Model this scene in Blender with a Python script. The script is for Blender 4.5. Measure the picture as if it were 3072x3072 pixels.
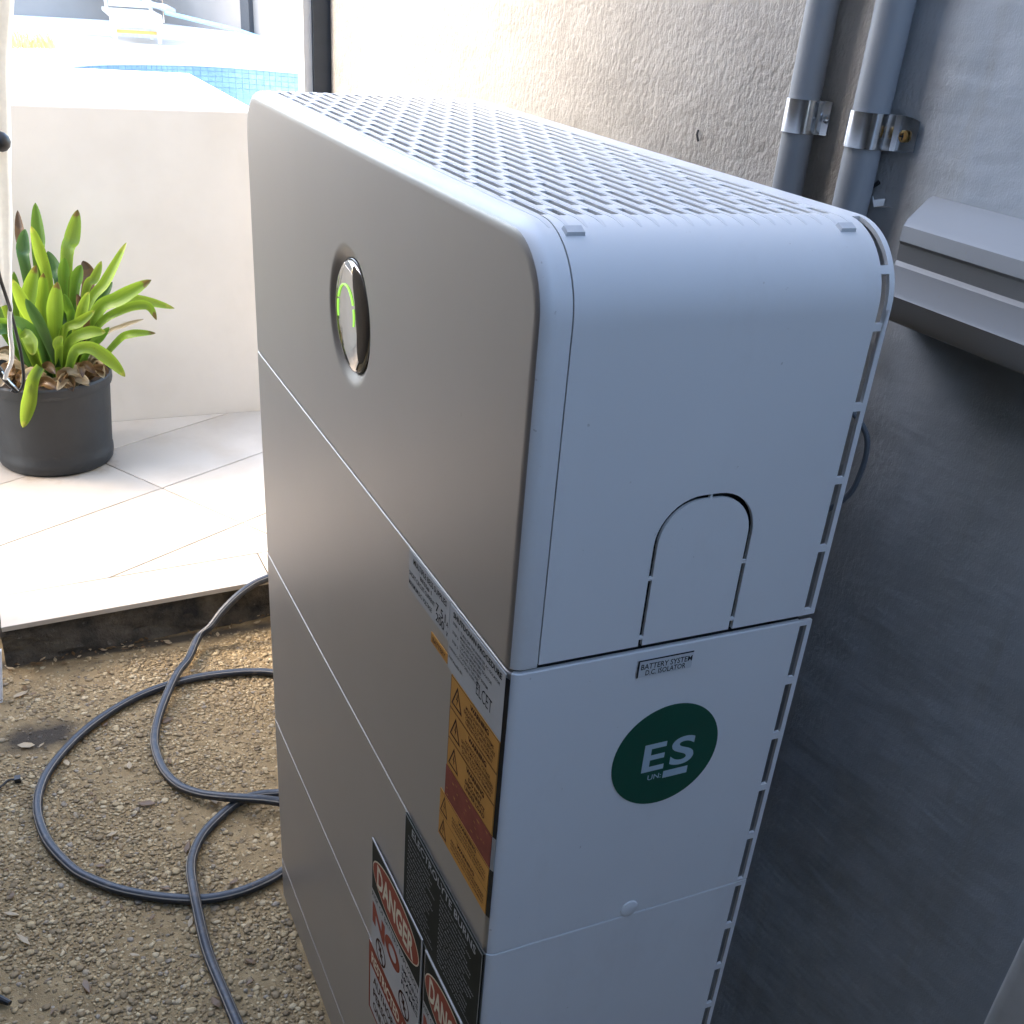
import bpy, bmesh, math, random
import numpy as np
from mathutils import Vector, Matrix
random.seed(7); rng = np.random.default_rng(11)
R_ = math.radians
S = bpy.context.scene
for o in list(bpy.data.objects): bpy.data.objects.remove(o)
C = S.collection

# ---------------------------------------------------------------- camera
cd = bpy.data.cameras.new('camera'); cam = bpy.data.objects.new('camera', cd); C.objects.link(cam)
cd.sensor_fit = 'HORIZONTAL'; cd.sensor_width = 36.0; cd.lens = 37.65; cd.shift_y = 0.1153
cd.clip_start = 0.02; cd.clip_end = 500
cam.location = (-0.27585, -0.53752, 1.29739)
cam.rotation_euler = (R_(58.8948), R_(-4.2154), R_(-24.4554))
S.camera = cam
# ---------------------------------------------------------------- sky, sun, exposure
SUN_EL, SUN_AZ = 40.0, 297.0          # degrees above the horizon / clockwise from +Y
w = bpy.data.worlds.new('World'); S.world = w; w.use_nodes = True
wn = w.node_tree.nodes; wl = w.node_tree.links
sky = wn.new('ShaderNodeTexSky'); sky.sky_type = 'NISHITA'; sky.sun_disc = False
sky.sun_elevation = R_(SUN_EL); sky.sun_rotation = R_(SUN_AZ); sky.dust_density = 2.0; sky.air_density = 1.0; sky.ozone_density = 0.5
bg = wn['Background']; bg.inputs['Strength'].default_value = 0.15
wl.new(sky.outputs[0], bg.inputs['Color'])
sd = bpy.data.lights.new('sun', 'SUN'); sd.energy = 0.55; sd.angle = R_(18); sd.color = (1.0, 0.83, 0.62)
sun = bpy.data.objects.new('sun', sd); C.objects.link(sun)
tosun = Vector((math.sin(R_(SUN_AZ))*math.cos(R_(SUN_EL)), math.cos(R_(SUN_AZ))*math.cos(R_(SUN_EL)), math.sin(R_(SUN_EL))))
sun.rotation_euler = tosun.to_track_quat('Z', 'Y').to_euler(); sun.location = (-3, 6, 8)
vs = S.view_settings; vs.view_transform = 'Standard'; vs.look = 'None'; vs.exposure = 3.25; vs.gamma = 1.0
vs.use_curve_mapping = False
S.render.engine = 'CYCLES'

# ---------------------------------------------------------------- helpers
class MB:
    def __init__(s): s.v = []; s.f = []; s.m = []; s.uv = {}
    def add(s, vs, fs, mi=0):
        b = len(s.v); s.v += [tuple(p) for p in vs]
        for f in fs: s.f.append(tuple(b+i for i in f)); s.m.append(mi)
        return b
    def box(s, x0, x1, y0, y1, z0, z1, mi=0):
        s.add([(x0,y0,z0),(x1,y0,z0),(x1,y1,z0),(x0,y1,z0),(x0,y0,z1),(x1,y0,z1),(x1,y1,z1),(x0,y1,z1)],
              [(0,3,2,1),(4,5,6,7),(0,1,5,4),(1,2,6,5),(2,3,7,6),(3,0,4,7)], mi)
    def loft(s, rings, closed=True, cap0=False, cap1=False, mi=0):
        n = len(rings[0]); b = len(s.v)
        for r in rings: s.v += [tuple(p) for p in r]
        m = n if closed else n-1
        for i in range(len(rings)-1):
            for j in range(m):
                j2 = (j+1) % n
                s.f.append((b+i*n+j, b+i*n+j2, b+(i+1)*n+j2, b+(i+1)*n+j)); s.m.append(mi)
        if cap0: s.f.append(tuple(b+j for j in reversed(range(n)))); s.m.append(mi)
        if cap1: s.f.append(tuple(b+(len(rings)-1)*n+j for j in range(n))); s.m.append(mi)
    def prism(s, poly, fn, a, b, mi=0):
        """poly: 2-D outline, fn(u, v, t) -> 3-D point, extruded t from a to b"""
        s.loft([[fn(u,v,a) for u,v in poly],[fn(u,v,b) for u,v in poly]], True, True, True, mi)
    def tube(s, pts, r, seg=10, cap=True, up=None, mi=0):
        pts = [Vector(p) for p in pts]; rings = []; prev = None
        for i, p in enumerate(pts):
            t = (pts[min(i+1,len(pts)-1)] - pts[max(i-1,0)]).normalized()
            if up is not None: a = (up - t*up.dot(t)).normalized()
            elif prev is None:
                a = Vector((0,0,1)) if abs(t.z) < .9 else Vector((1,0,0)); a = (a - t*a.dot(t)).normalized()
            else: a = (prev - t*prev.dot(t)).normalized()
            prev = a; c = t.cross(a); rr = r(i/(len(pts)-1)) if callable(r) else r
            rings.append([p + (a*math.cos(q)+c*math.sin(q))*rr for q in [2*math.pi*k/seg for k in range(seg)]])
        s.loft(rings, True, cap, cap, mi)
    def lathe(s, prof, ctr=(0,0,0), seg=32, mi=0, cap0=False, cap1=False):
        rings = [[(ctr[0]+r*math.cos(2*math.pi*k/seg), ctr[1]+r*math.sin(2*math.pi*k/seg), ctr[2]+z) for k in range(seg)] for r, z in prof]
        s.loft(rings, True, cap0, cap1, mi)
    def build(s, name, mat, parent=None, ang=35, smooth=True, fix=True, loc=None, weld=None):
        me = bpy.data.meshes.new(name); me.from_pydata(s.v, [], s.f); 
        for m in (mat if isinstance(mat, (list,tuple)) else [mat]): me.materials.append(m)
        me.polygons.foreach_set('material_index', s.m)
        if fix:
            bm = bmesh.new(); bm.from_mesh(me)
            if weld:            # join the flat side to the rounded corner and drop the hidden faces between them
                bmesh.ops.delete(bm, geom=[f for f in bm.faces if all(abs(v.co.z-weld) < 1e-5 for v in f.verts)], context='FACES_ONLY')
                bmesh.ops.remove_doubles(bm, verts=[v for v in bm.verts if abs(v.co.z-weld) < 1e-5], dist=1e-5)
            bmesh.ops.recalc_face_normals(bm, faces=bm.faces); bm.to_mesh(me); bm.free()
        me.polygons.foreach_set('use_smooth', [smooth]*len(me.polygons))
        if smooth: me.set_sharp_from_angle(angle=R_(ang))
        me.update()
        return link(name, me, parent, loc)
def link(name, me, parent=None, loc=None):
    o = bpy.data.objects.new(name, me); C.objects.link(o)
    if parent: o.parent = parent
    if loc: o.location = loc
    return o
def tag(o, label, cat, group=None):
    o['label'] = label; o['category'] = cat
    if group: o['group'] = group
    return o
def thing(name, label, cat, loc=(0,0,0), group=None):
    o = bpy.data.objects.new(name, None); C.objects.link(o); o.empty_display_size = .1
    o.location = loc
    return tag(o, label, cat, group)
def struct(o): o['kind'] = 'structure'; return o
def stuff(o): o['kind'] = 'stuff'; return o
def crom(P, n=8):
    P = [Vector(p) for p in P]; out = []
    for i in range(len(P)-1):
        a,b,c,d = P[max(i-1,0)],P[i],P[i+1],P[min(i+2,len(P)-1)]
        for k in range(n):
            t = k/n
            out.append(.5*((2*b)+(c-a)*t+(2*a-5*b+4*c-d)*t*t+(3*b-a-3*c+d)*t**3))
    out.append(P[-1]); return out

# ---------------------------------------------------------------- materials
class NT:
    def __init__(s, name):
        s.mat = bpy.data.materials.new(name); s.mat.use_nodes = True
        s.t = s.mat.node_tree; s.n = s.t.nodes; s.b = s.n['Principled BSDF']; s.out = s.n['Material Output']
    def new(s, ty, **kw):
        n = s.n.new(ty)
        for k_, v in kw.items():
            if k_.startswith('_'): setattr(n, k_[1:], v)
            else: n.inputs[k_.replace('__',' ')].default_value = v
        return n
    def l(s, a, b): s.t.links.new(a, b)
    def set(s, **kw):
        for k_, v in kw.items(): s.b.inputs[k_.replace('__',' ')].default_value = v
    def coord(s, scale=(1,1,1), kind='Object'):
        tc = s.new('ShaderNodeTexCoord'); mp = s.new('ShaderNodeMapping'); mp.inputs['Scale'].default_value = scale
        s.l(tc.outputs[kind], mp.inputs['Vector']); return mp.outputs[0]
    def noise(s, vec, scale, detail=4, rough=.55):
        n = s.new('ShaderNodeTexNoise', Scale=scale, Detail=detail, Roughness=rough); s.l(vec, n.inputs['Vector']); return n.outputs[0]
    def ramp(s, fac, stops):
        r = s.new('ShaderNodeValToRGB'); cr = r.color_ramp
        while len(cr.elements) < len(stops): cr.elements.new(.5)
        for e, (p, c) in zip(cr.elements, stops): e.position = p; e.color = (c if len(c) == 4 else (*c, 1))
        s.l(fac, r.inputs[0]); return r.outputs[0]
    def mix(s, fac, a, b, mode='MIX'):
        m = s.new('ShaderNodeMix', _data_type='RGBA', _blend_type=mode)
        for val, i in ((fac,0),(a,6),(b,7)):
            if hasattr(val, 'links'): s.l(val, m.inputs[i])
            else: m.inputs[i].default_value = val if i == 0 else ((*val,1) if len(val) == 3 else val)
        return m.outputs[2]
    def bump(s, h, strength=.3, dist=.002, prev=None):
        b = s.new('ShaderNodeBump', Strength=strength, Distance=dist); s.l(h, b.inputs['Height'])
        if prev: s.l(prev, b.inputs['Normal'])
        s.l(b.outputs[0], s.b.inputs['Normal']); return b.outputs[0]
    def col(s, c): s.l(c, s.b.inputs['Base Color'])
def plain(name, c, rough=.5, metal=0, var=.08, scale=30, **kw):
    m = NT(name); v = m.coord()
    n = m.noise(v, scale)
    m.col(m.ramp(n, [(.3, tuple(x*(1-var) for x in c)), (.7, tuple(min(1,x*(1+var)) for x in c))]))
    m.set(Roughness=rough, Metallic=metal, **kw); return m.mat
def paint(name, c, rough, spec=.5, rv=.05, metal=0.0):
    m = NT(name); v = m.coord()
    big = m.noise(v, 6, 3); c0 = m.ramp(big, [(.3, tuple(x*.965 for x in c)), (.7, c)])
    dust = m.noise(m.coord((1,1,.5)), 9, 8, .7); c0 = m.mix(m.ramp(dust, [(.54,(0,0,0)),(.80,(.16,.16,.16))]), c0, (.42,.37,.30))
    spk = m.noise(v, 170, 2); c0 = m.mix(m.ramp(spk, [(.735,(0,0,0)),(.765,(.35,.35,.35))]), c0, (.30,.27,.23)); m.col(c0)
    rr = m.noise(v, 25, 5); r = m.new('ShaderNodeMapRange'); m.l(rr, r.inputs[0])
    r.inputs[3].default_value = rough-rv; r.inputs[4].default_value = rough+rv; m.l(r.outputs[0], m.b.inputs['Roughness'])
    m.set(Specular__IOR__Level=spec, Metallic=metal); m.bump(m.noise(v, 1400, 2), .05, .0004); return m.mat
def sub(m, a, k_):
    n = m.new('ShaderNodeMath', _operation='SUBTRACT'); m.l(a, n.inputs[0]); n.inputs[1].default_value = k_; return n.outputs[0]
M = {}
M['shell'] = paint('shell_paint', (.81,.82,.82), .42)
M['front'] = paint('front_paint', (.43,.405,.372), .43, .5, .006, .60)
M['grille'] = paint('grille_paint', (.74,.75,.755), .45)
M['filler'] = plain('shade_filler_black', (.035,.037,.04), .7)  # black for the added filler that imitates shade inside the slots
M['clip'] = plain('clip_grey', (.6,.62,.64), .45)
M['label_pale'] = plain('label_pale', (.66,.68,.69), .5, var=.03)
M['label_white'] = plain('label_white', (.45,.45,.44), .6, var=.03, Specular__IOR__Level=.15)
M['label_yellow'] = plain('label_yellow', (.56,.27,.06), .6, var=.06, Specular__IOR__Level=.15)
M['label_red'] = plain('label_red', (.24,.06,.038), .6, var=.18, scale=60, Specular__IOR__Level=.15)
M['sign_red'] = plain('sign_red', (.30,.065,.034), .6, var=.05, Specular__IOR__Level=.15)
M['sign_black'] = plain('sign_black', (.014,.016,.012), .6, var=.2, Specular__IOR__Level=.15)
M['sign_white'] = plain('sign_white', (.48,.47,.45), .6, var=.03, Specular__IOR__Level=.15)
M['sign_cream'] = plain('sign_cream', (.70,.62,.46), .6, var=.03, Specular__IOR__Level=.15)
M['ink'] = plain('ink_black', (.02,.021,.022), .6, Specular__IOR__Level=.15)
M['ink_brown'] = plain('ink_brown', (.06,.022,.012), .6, Specular__IOR__Level=.15)
M['ink_grey'] = plain('ink_grey', (.44,.46,.47), .6, Specular__IOR__Level=.15)
M['sticker_green'] = plain('sticker_green', (.003,.078,.046), .4, var=.05)
M['ink_pale'] = plain('ink_pale', (.42,.55,.62), .45, var=.03)
M['gloss'] = plain('display_mirror', (.34,.32,.29), .05, .95, var=.06)
M['gloss_ring'] = plain('ring_black', (.006,.006,.006), .25)
m = NT('lit_green'); m.set(Base__Color=(.25,.6,.08,1), Emission__Color=(.42,.95,.12,1), Emission__Strength=.13); M['lit'] = m.mat
M['orange'] = plain('cable_orange', (.8,.22,.03), .5)
M['cable'] = plain('cable_grey', (.11,.125,.14), .6)
M['steel'] = plain('zinc_steel', (.62,.66,.70), .16, 1.0, var=.12, scale=90)
M['brass'] = plain('brass', (.72,.42,.14), .35, 1.0)
M['duct'] = paint('duct_plastic', (.29,.30,.31), .5)
M['conduit'] = paint('conduit_plastic', (.30,.32,.345), .45)
M['black'] = plain('black_plastic', (.012,.013,.014), .4)
M['board'] = plain('board_white', (.6,.6,.58), .6)
M['cloth'] = plain('cloth_cream', (.82,.78,.68), .9, var=.05, scale=80)
M['cord'] = plain('cord_white', (.7,.68,.62), .9)
M['darkpost'] = plain('post_dark', (.045,.052,.062), .45)
M['trim'] = plain('trim_white', (.78,.77,.74), .6)
M['resin'] = plain('resin_white', (.75,.73,.66), .5, var=.04)
M['resin_lit'] = plain('resin_lit_yellow', (.72,.5,.14), .6)  # yellow paints the warm light on the chair's front stretcher
M['pole'] = plain('pole_blue', (.30,.55,.72), .35)
M['towel'] = plain('towel_grey', (.5,.55,.62), .95)
M['drygrass'] = plain('dry_grass', (.62,.45,.2), .8, var=.3, scale=12)
M['deck'] = plain('deck_white', (.74,.70,.64), .7, var=.06, scale=5)
M['mosaic'] = plain('mosaic_blue', (.26,.39,.52), .25, var=.12, scale=23)
M['mosaic2'] = plain('mosaic_light_blue', (.28,.42,.55), .25, var=.1, scale=23)
M['poolfloor'] = plain('pool_blue', (.1,.42,.68), .6, var=.05)
M['roof'] = plain('roof_grey', (.2,.2,.2), .7)
m = NT('pool_water'); m.set(Base__Color=(.55,.85,.95,1), Roughness=.03, IOR=1.33, Transmission__Weight=1.0)
m.bump(m.noise(m.coord((1,1,1)), 6, 3), .25, .02); M['water'] = m.mat

# rendered house wall: grey paint over coarse stucco, vertical trowel marks, dirt streaks
m = NT('stucco_grey'); v = m.coord(); vs_ = m.coord((1.0, 1.0, .72))
n1 = m.noise(vs_, 150, 6, .6); n2 = m.noise(v, 26, 4); n3 = m.noise(v, 5, 3); grain = m.noise(v, 620, 3)
sx_ = m.new('ShaderNodeSeparateXYZ'); m.l(v, sx_.inputs[0]); wob = m.noise(v, 4, 3)
ad_ = m.new('ShaderNodeMath', _operation='MULTIPLY_ADD'); m.l(wob, ad_.inputs[0]); ad_.inputs[1].default_value = .25; m.l(sx_.outputs[1], ad_.inputs[2])
sand = m.ramp(sub(m, ad_.outputs[0], .0), [(.20,(.06,.06,.06)),(.36,(1,1,1))])          # sand-textured coat starts left of the conduits
streak = m.noise(m.coord((1, 9, 1.2)), 2.0, 6, .65)
c = m.mix(sand, m.ramp(n2, [(.3,(.37,.42,.475)),(.72,(.43,.48,.535))]), m.ramp(n2, [(.3,(.40,.375,.34)),(.72,(.48,.455,.415))]))
c = m.mix(m.ramp(streak, [(.56,(0,0,0)),(.72,(.4,.4,.4))]), c, (.32,.31,.285))
c = m.mix(m.ramp(m.noise(v, 38, 5, .7), [(.66,(0,0,0)),(.72,(.35,.35,.35))]), c, (.27,.27,.27))
m.col(c); m.set(Roughness=.8)
mu = m.new('ShaderNodeMath', _operation='MULTIPLY'); m.l(n1, mu.inputs[0]); m.l(sand, mu.inputs[1])
tc_ = m.new('ShaderNodeTexCoord'); mp_ = m.new('ShaderNodeMapping'); mp_.inputs['Rotation'].default_value = (R_(38),0,0); mp_.inputs['Scale'].default_value = (1,1.5,4.5); m.l(tc_.outputs['Object'], mp_.inputs['Vector'])
trowel = m.noise(mp_.outputs[0], 2.2, 4, .6)
b1 = m.bump(mu.outputs[0], .8, .005); b2 = m.bump(trowel, .24, .024, b1); b3 = m.bump(n3, .30, .03, b2); m.bump(grain, .22, .0012, b3); M['stucco'] = m.mat
m = NT('shade_wall_brown'); v = m.coord(); n = m.noise(v, 3, 5)
m.col(m.ramp(n, [(.3,(.075,.06,.045)),(.7,(.10,.08,.06))])); m.set(Roughness=.9); m.bump(m.noise(v, 90), .3, .003); M['shade_wall'] = m.mat  # dark brown of the two added light-blocking walls
m = NT('render_white'); v = m.coord(); n = m.noise(v, 4, 5); st = m.noise(m.coord((2,2,.9)), 2, 5)
c = m.ramp(n, [(.3,(.66,.60,.515)),(.7,(.73,.67,.585))]); m.col(m.mix(m.ramp(st, [(.6,(0,0,0)),(.85,(.22,.22,.22))]), c, (.40,.36,.30)))
m.set(Roughness=.85); m.bump(n, .25, .01); M['white'] = m.mat
m = NT('garden_wall_grey'); v = m.coord(); n = m.noise(v, 1.2, 4); m.col(m.ramp(n, [(.3,(.24,.225,.205)),(.7,(.30,.28,.26))])); m.set(Roughness=.85); M['gwall'] = m.mat
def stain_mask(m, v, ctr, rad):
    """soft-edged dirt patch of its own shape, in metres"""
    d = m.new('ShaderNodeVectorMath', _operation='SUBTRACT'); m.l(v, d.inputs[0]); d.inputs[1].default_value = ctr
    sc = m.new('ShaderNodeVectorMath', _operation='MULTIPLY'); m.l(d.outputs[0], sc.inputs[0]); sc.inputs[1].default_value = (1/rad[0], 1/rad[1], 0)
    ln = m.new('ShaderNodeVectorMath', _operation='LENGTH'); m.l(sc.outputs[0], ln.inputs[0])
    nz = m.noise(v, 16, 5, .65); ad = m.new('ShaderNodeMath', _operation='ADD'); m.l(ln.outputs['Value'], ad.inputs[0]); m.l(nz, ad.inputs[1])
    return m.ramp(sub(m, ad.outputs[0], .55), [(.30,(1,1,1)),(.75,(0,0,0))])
m = NT('floor_tile'); v = m.coord(); n = m.noise(v, 7, 6, .6); sp = m.noise(v, 160, 3)
oi = m.new('ShaderNodeObjectInfo'); c = m.ramp(n, [(.25,(.47,.40,.315)),(.55,(.55,.485,.40))]); c = m.mix(m.ramp(oi.outputs['Random'], [(0,(0,0,0)),(1,(.5,.5,.5))]), c, (.46,.40,.325)); c = m.mix(m.ramp(sp, [(.70,(0,0,0)),(.78,(.6,.6,.6))]), c, (.33,.27,.2))
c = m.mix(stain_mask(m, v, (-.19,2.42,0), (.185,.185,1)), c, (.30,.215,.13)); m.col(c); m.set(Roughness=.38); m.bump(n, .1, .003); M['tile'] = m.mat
M['grout'] = plain('grout', (.07,.045,.025), .9, var=.2)
m = NT('riser_concrete'); v = m.coord(); n = m.noise(v, 14, 8, .65); n2 = m.noise(v, 45, 5, .7)
c = m.ramp(n, [(.32,(.022,.022,.02)),(.5,(.09,.075,.055)),(.72,(.17,.145,.105))]); c = m.mix(m.ramp(n2,[(.62,(0,0,0)),(.7,(.5,.5,.5))]), c, (.3,.27,.23))
m.col(c); m.set(Roughness=.95); m.bump(n2, .9, .012, m.bump(n, .6, .02)); M['riser'] = m.mat
m = NT('cement_matrix'); v = m.coord(); n = m.noise(v, 30, 8, .65); n2 = m.noise(v, 420, 3)
c = m.ramp(n, [(.28,(.19,.132,.064)),(.55,(.30,.214,.106)),(.78,(.38,.288,.155))])
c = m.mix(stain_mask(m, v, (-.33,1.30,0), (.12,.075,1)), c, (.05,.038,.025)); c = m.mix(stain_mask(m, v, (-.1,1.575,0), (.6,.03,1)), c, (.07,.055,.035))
m.col(c); m.set(Roughness=.95); m.bump(n2, .6, .003, m.bump(n, .4, .006)); M['cement'] = m.mat
m = NT('pebble_stone'); a = m.new('ShaderNodeAttribute', _attribute_name='tone'); v = m.coord(); n = m.noise(v, 300, 4)
c = m.ramp(a.outputs['Fac'], [(0,(.17,.118,.058)),(.3,(.28,.20,.10)),(.55,(.40,.295,.15)),(.78,(.46,.345,.18)),(.92,(.54,.43,.26)),(.965,(.22,.175,.12)),(1,(.33,.28,.21))])
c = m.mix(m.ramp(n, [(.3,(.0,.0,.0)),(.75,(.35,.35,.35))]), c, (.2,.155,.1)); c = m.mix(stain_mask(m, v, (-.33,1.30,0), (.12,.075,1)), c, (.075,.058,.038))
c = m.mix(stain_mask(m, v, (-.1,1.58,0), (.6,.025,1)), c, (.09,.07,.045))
m.col(c); m.set(Roughness=.75); M['pebble'] = m.mat
# hose: blue-grey rubber with pale lengthwise stripes
m = NT('hose_rubber'); uv = m.new('ShaderNodeUVMap'); sx = m.new('ShaderNodeSeparateXYZ'); m.l(uv.outputs[0], sx.inputs[0])
s1 = m.ramp(sx.outputs[0], [(0,(.03,.038,.05)),(.12,(.03,.038,.05)),(.135,(.40,.36,.30)),(.16,(.40,.36,.30)),(.175,(.022,.028,.038)),(.86,(.022,.028,.038)),(.87,(.30,.28,.25)),(.89,(.30,.28,.25)),(.90,(.03,.038,.05)),(1,(.03,.038,.05))])
hd = m.noise(m.coord(), 55, 6, .7); s1 = m.mix(m.ramp(hd, [(.52,(0,0,0)),(.75,(.55,.55,.55))]), s1, (.17,.14,.105))
m.col(s1); m.set(Roughness=.42); M['hose'] = m.mat
# leaves: colour runs along the leaf (green to brown tip), light passes through
def leafmat(name, base, mid, tip, tpos, trans=.55):
    m = NT(name); uv = m.new('ShaderNodeUVMap'); sx = m.new('ShaderNodeSeparateXYZ'); m.l(uv.outputs[0], sx.inputs[0])
    nz = m.noise(m.coord(), 60, 4); ad = m.new('ShaderNodeMath', _operation='MULTIPLY_ADD'); m.l(nz, ad.inputs[0]); ad.inputs[1].default_value = .16; m.l(sx.outputs[1], ad.inputs[2])
    c = m.ramp(sub(m, ad.outputs[0], .08), [(0, base), (.45, mid), (tpos-.03, tuple(mid)), (tpos, tip), (1, tuple(x*.8 for x in tip))])
    ab = m.new('ShaderNodeMath', _operation='SUBTRACT'); m.l(sx.outputs[0], ab.inputs[0]); ab.inputs[1].default_value = .5
    a2 = m.new('ShaderNodeMath', _operation='ABSOLUTE'); m.l(ab.outputs[0], a2.inputs[0])
    c = m.mix(m.ramp(a2.outputs[0], [(.30,(0,0,0)),(.5,(.55,.55,.55))]), c, tuple(min(1,x*1.7) for x in mid))  # yellow-green highlight along the leaf edges painted into the colour
    st = m.noise(m.coord((26,1.2,1), 'UV'), 1.0, 4); c = m.mix(m.ramp(st, [(.35,(.0,.0,.0)),(.7,(.42,.42,.42))]), c, tuple(x*.5 for x in mid))
    sp_ = m.noise(m.coord(), 95, 4, .7); c = m.mix(m.ramp(sp_, [(.66,(0,0,0)),(.71,(.75,.75,.75))]), c, (.16,.10,.03))
    m.bump(m.noise(m.coord((40,1,1), 'UV'), 1.0, 3), .25, .002)
    m.col(c); m.set(Roughness=.38)
    tr = m.new('ShaderNodeBsdfTranslucent'); m.l(c, tr.inputs['Color']); mx = m.new('ShaderNodeMixShader'); mx.inputs[0].default_value = trans
    m.l(m.b.outputs[0], mx.inputs[1]); m.l(tr.outputs[0], mx.inputs[2]); m.l(mx.outputs[0], m.out.inputs[0]); return m.mat
M['leaf_g'] = leafmat('leaf_green', (.035,.09,.01), (.12,.23,.02), (.16,.27,.03), .97)
M['leaf_y'] = leafmat('leaf_lime', (.06,.14,.012), (.24,.35,.03), (.38,.40,.06), .93)
M['leaf_d'] = leafmat('leaf_dark', (.022,.06,.012), (.06,.14,.025), (.09,.18,.035), .97, .35)
M['leaf_t'] = leafmat('leaf_brown_tip', (.045,.105,.01), (.20,.31,.025), (.15,.08,.03), .91)
M['leaf_b'] = leafmat('leaf_brown', (.13,.075,.03), (.16,.09,.035), (.09,.05,.025), .8, .25)
M['leaf_s'] = leafmat('leaf_straw', (.33,.24,.13), (.46,.36,.22), (.5,.42,.29), .9, .3)
M['soil'] = plain('soil', (.035,.024,.016), .95, var=.4)
m = NT('pot_plastic'); v = m.coord(); n = m.noise(v, 9, 6, .6)
m.col(m.ramp(n, [(.3,(.008,.009,.010)),(.7,(.017,.019,.020))])); m.set(Roughness=.55); m.bump(n, .3, .01); M['pot'] = m.mat

# ================================================================ dimensions of the cabinet
W, D, HB, BASE = 0.747, 0.2555, 0.2732, 0.0789      # width along Y, depth along X, battery module height, plinth
Z1 = BASE + 3*HB; ZT = 1.185; RC = 0.05; ZB = ZT-.0015
WX = 0.38                                            # face of the house wall

# ================================================================ setting: ground, terrace, pool
g = MB(); g.add([(-60,-60,0),(60,-60,0),(60,60,0),(-60,60,0)], [(0,1,2,3)])
ground = struct(g.build('ground', M['cement'], smooth=False, fix=False))
# exposed-aggregate pebbles, half sunk in the cement (dense where the camera can see them)
def pebble_field():
    t = (1+5**.5)/2
    iv = np.array([(-1,t,0),(1,t,0),(-1,-t,0),(1,-t,0),(0,-1,t),(0,1,t),(0,-1,-t),(0,1,-t),(t,0,-1),(t,0,1),(-t,0,-1),(-t,0,1)], float); iv /= np.linalg.norm(iv[0])
    it = np.array([(0,11,5),(0,5,1),(0,1,7),(0,7,10),(0,10,11),(1,5,9),(5,11,4),(11,10,2),(10,7,6),(7,1,8),(3,9,4),(3,4,2),(3,2,6),(3,6,8),(3,8,9),(4,9,5),(2,4,11),(6,2,10),(8,6,7),(9,8,1)])
    sp = .0069
    gx, gy = np.meshgrid(np.arange(-.72, .34, sp), np.arange(.22, 1.572, sp)); gx = gx.ravel(); gy = gy.ravel()
    gx = gx + rng.uniform(-.42,.42,gx.size)*sp; gy = gy + rng.uniform(-.42,.42,gy.size)*sp
    keep = ~((gx > -.004) & (gx < .26) & (gy < .75)); gx = gx[keep]; gy = gy[keep]
    cov = np.sin(gx*9+1.3)*np.cos(gy*7-.4) + .6*np.sin(gx*23+gy*17) + .5*np.sin(gy*31-gx*11+2)   # smooth patches of thicker cement
    cov = cov + 2.2*np.exp(-((gy-1.555)/.03)**2) + 1.2*np.exp(-((gx+.33)/.09)**2-((gy-1.30)/.06)**2)
    keep = rng.uniform(0,1,gx.size) < np.clip(1.0 - .22*np.clip(cov,0,3), .25, 1); gx = gx[keep]; gy = gy[keep]; cov = cov[keep]
    n = gx.size
    a = rng.lognormal(math.log(.0037), .40, n).clip(.0016,.0092); b = a*rng.uniform(.55,.95,n); h = a*rng.uniform(.35,.6,n)
    th = rng.uniform(0, 2*math.pi, n)
    v = np.repeat(iv[None], n, 0) * rng.uniform(.66,1.26,(n,12,1))
    v = v*np.stack([a,b,h],1)[:,None,:]
    tx = rng.normal(0,.22,n); ty = rng.normal(0,.22,n)
    v[:,:,2] += v[:,:,0]*tx[:,None] + v[:,:,1]*ty[:,None]
    c_, s_ = np.cos(th)[:,None], np.sin(th)[:,None]
    X = v[:,:,0]*c_ - v[:,:,1]*s_ + gx[:,None]; Y = v[:,:,0]*s_ + v[:,:,1]*c_ + gy[:,None]
    Z = v[:,:,2] + (h*rng.uniform(-.35,.75,n) - .0010*np.clip(cov,-.5,2))[:,None]
    Z = np.where(Z > .0013, .0013+(Z-.0013)*.30, Z)          # tops worn flat
    V = np.stack([X,Y,Z],2).reshape(-1,3)
    F = (it[None]+12*np.arange(n)[:,None,None]).reshape(-1,3)
    me = bpy.data.meshes.new('pebbles'); me.vertices.add(len(V)); me.vertices.foreach_set('co', V.ravel())
    me.loops.add(F.size); me.loops.foreach_set('vertex_index', F.ravel().astype(np.int32))
    me.polygons.add(len(F)); me.polygons.foreach_set('loop_start', np.arange(0,F.size,3,dtype=np.int32)); me.polygons.foreach_set('loop_total', np.full(len(F),3,np.int32))
    me.polygons.foreach_set('use_smooth', np.ones(len(F),bool))
    at = me.attributes.new('tone','FLOAT','POINT'); at.data.foreach_set('value', np.repeat(rng.uniform(0,1,n)**1.05,12).astype(np.float32))
    me.materials.append(M['pebble']); me.update(); me.validate()
    return me
stuff(link('pebbles', pebble_field(), ground))

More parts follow.
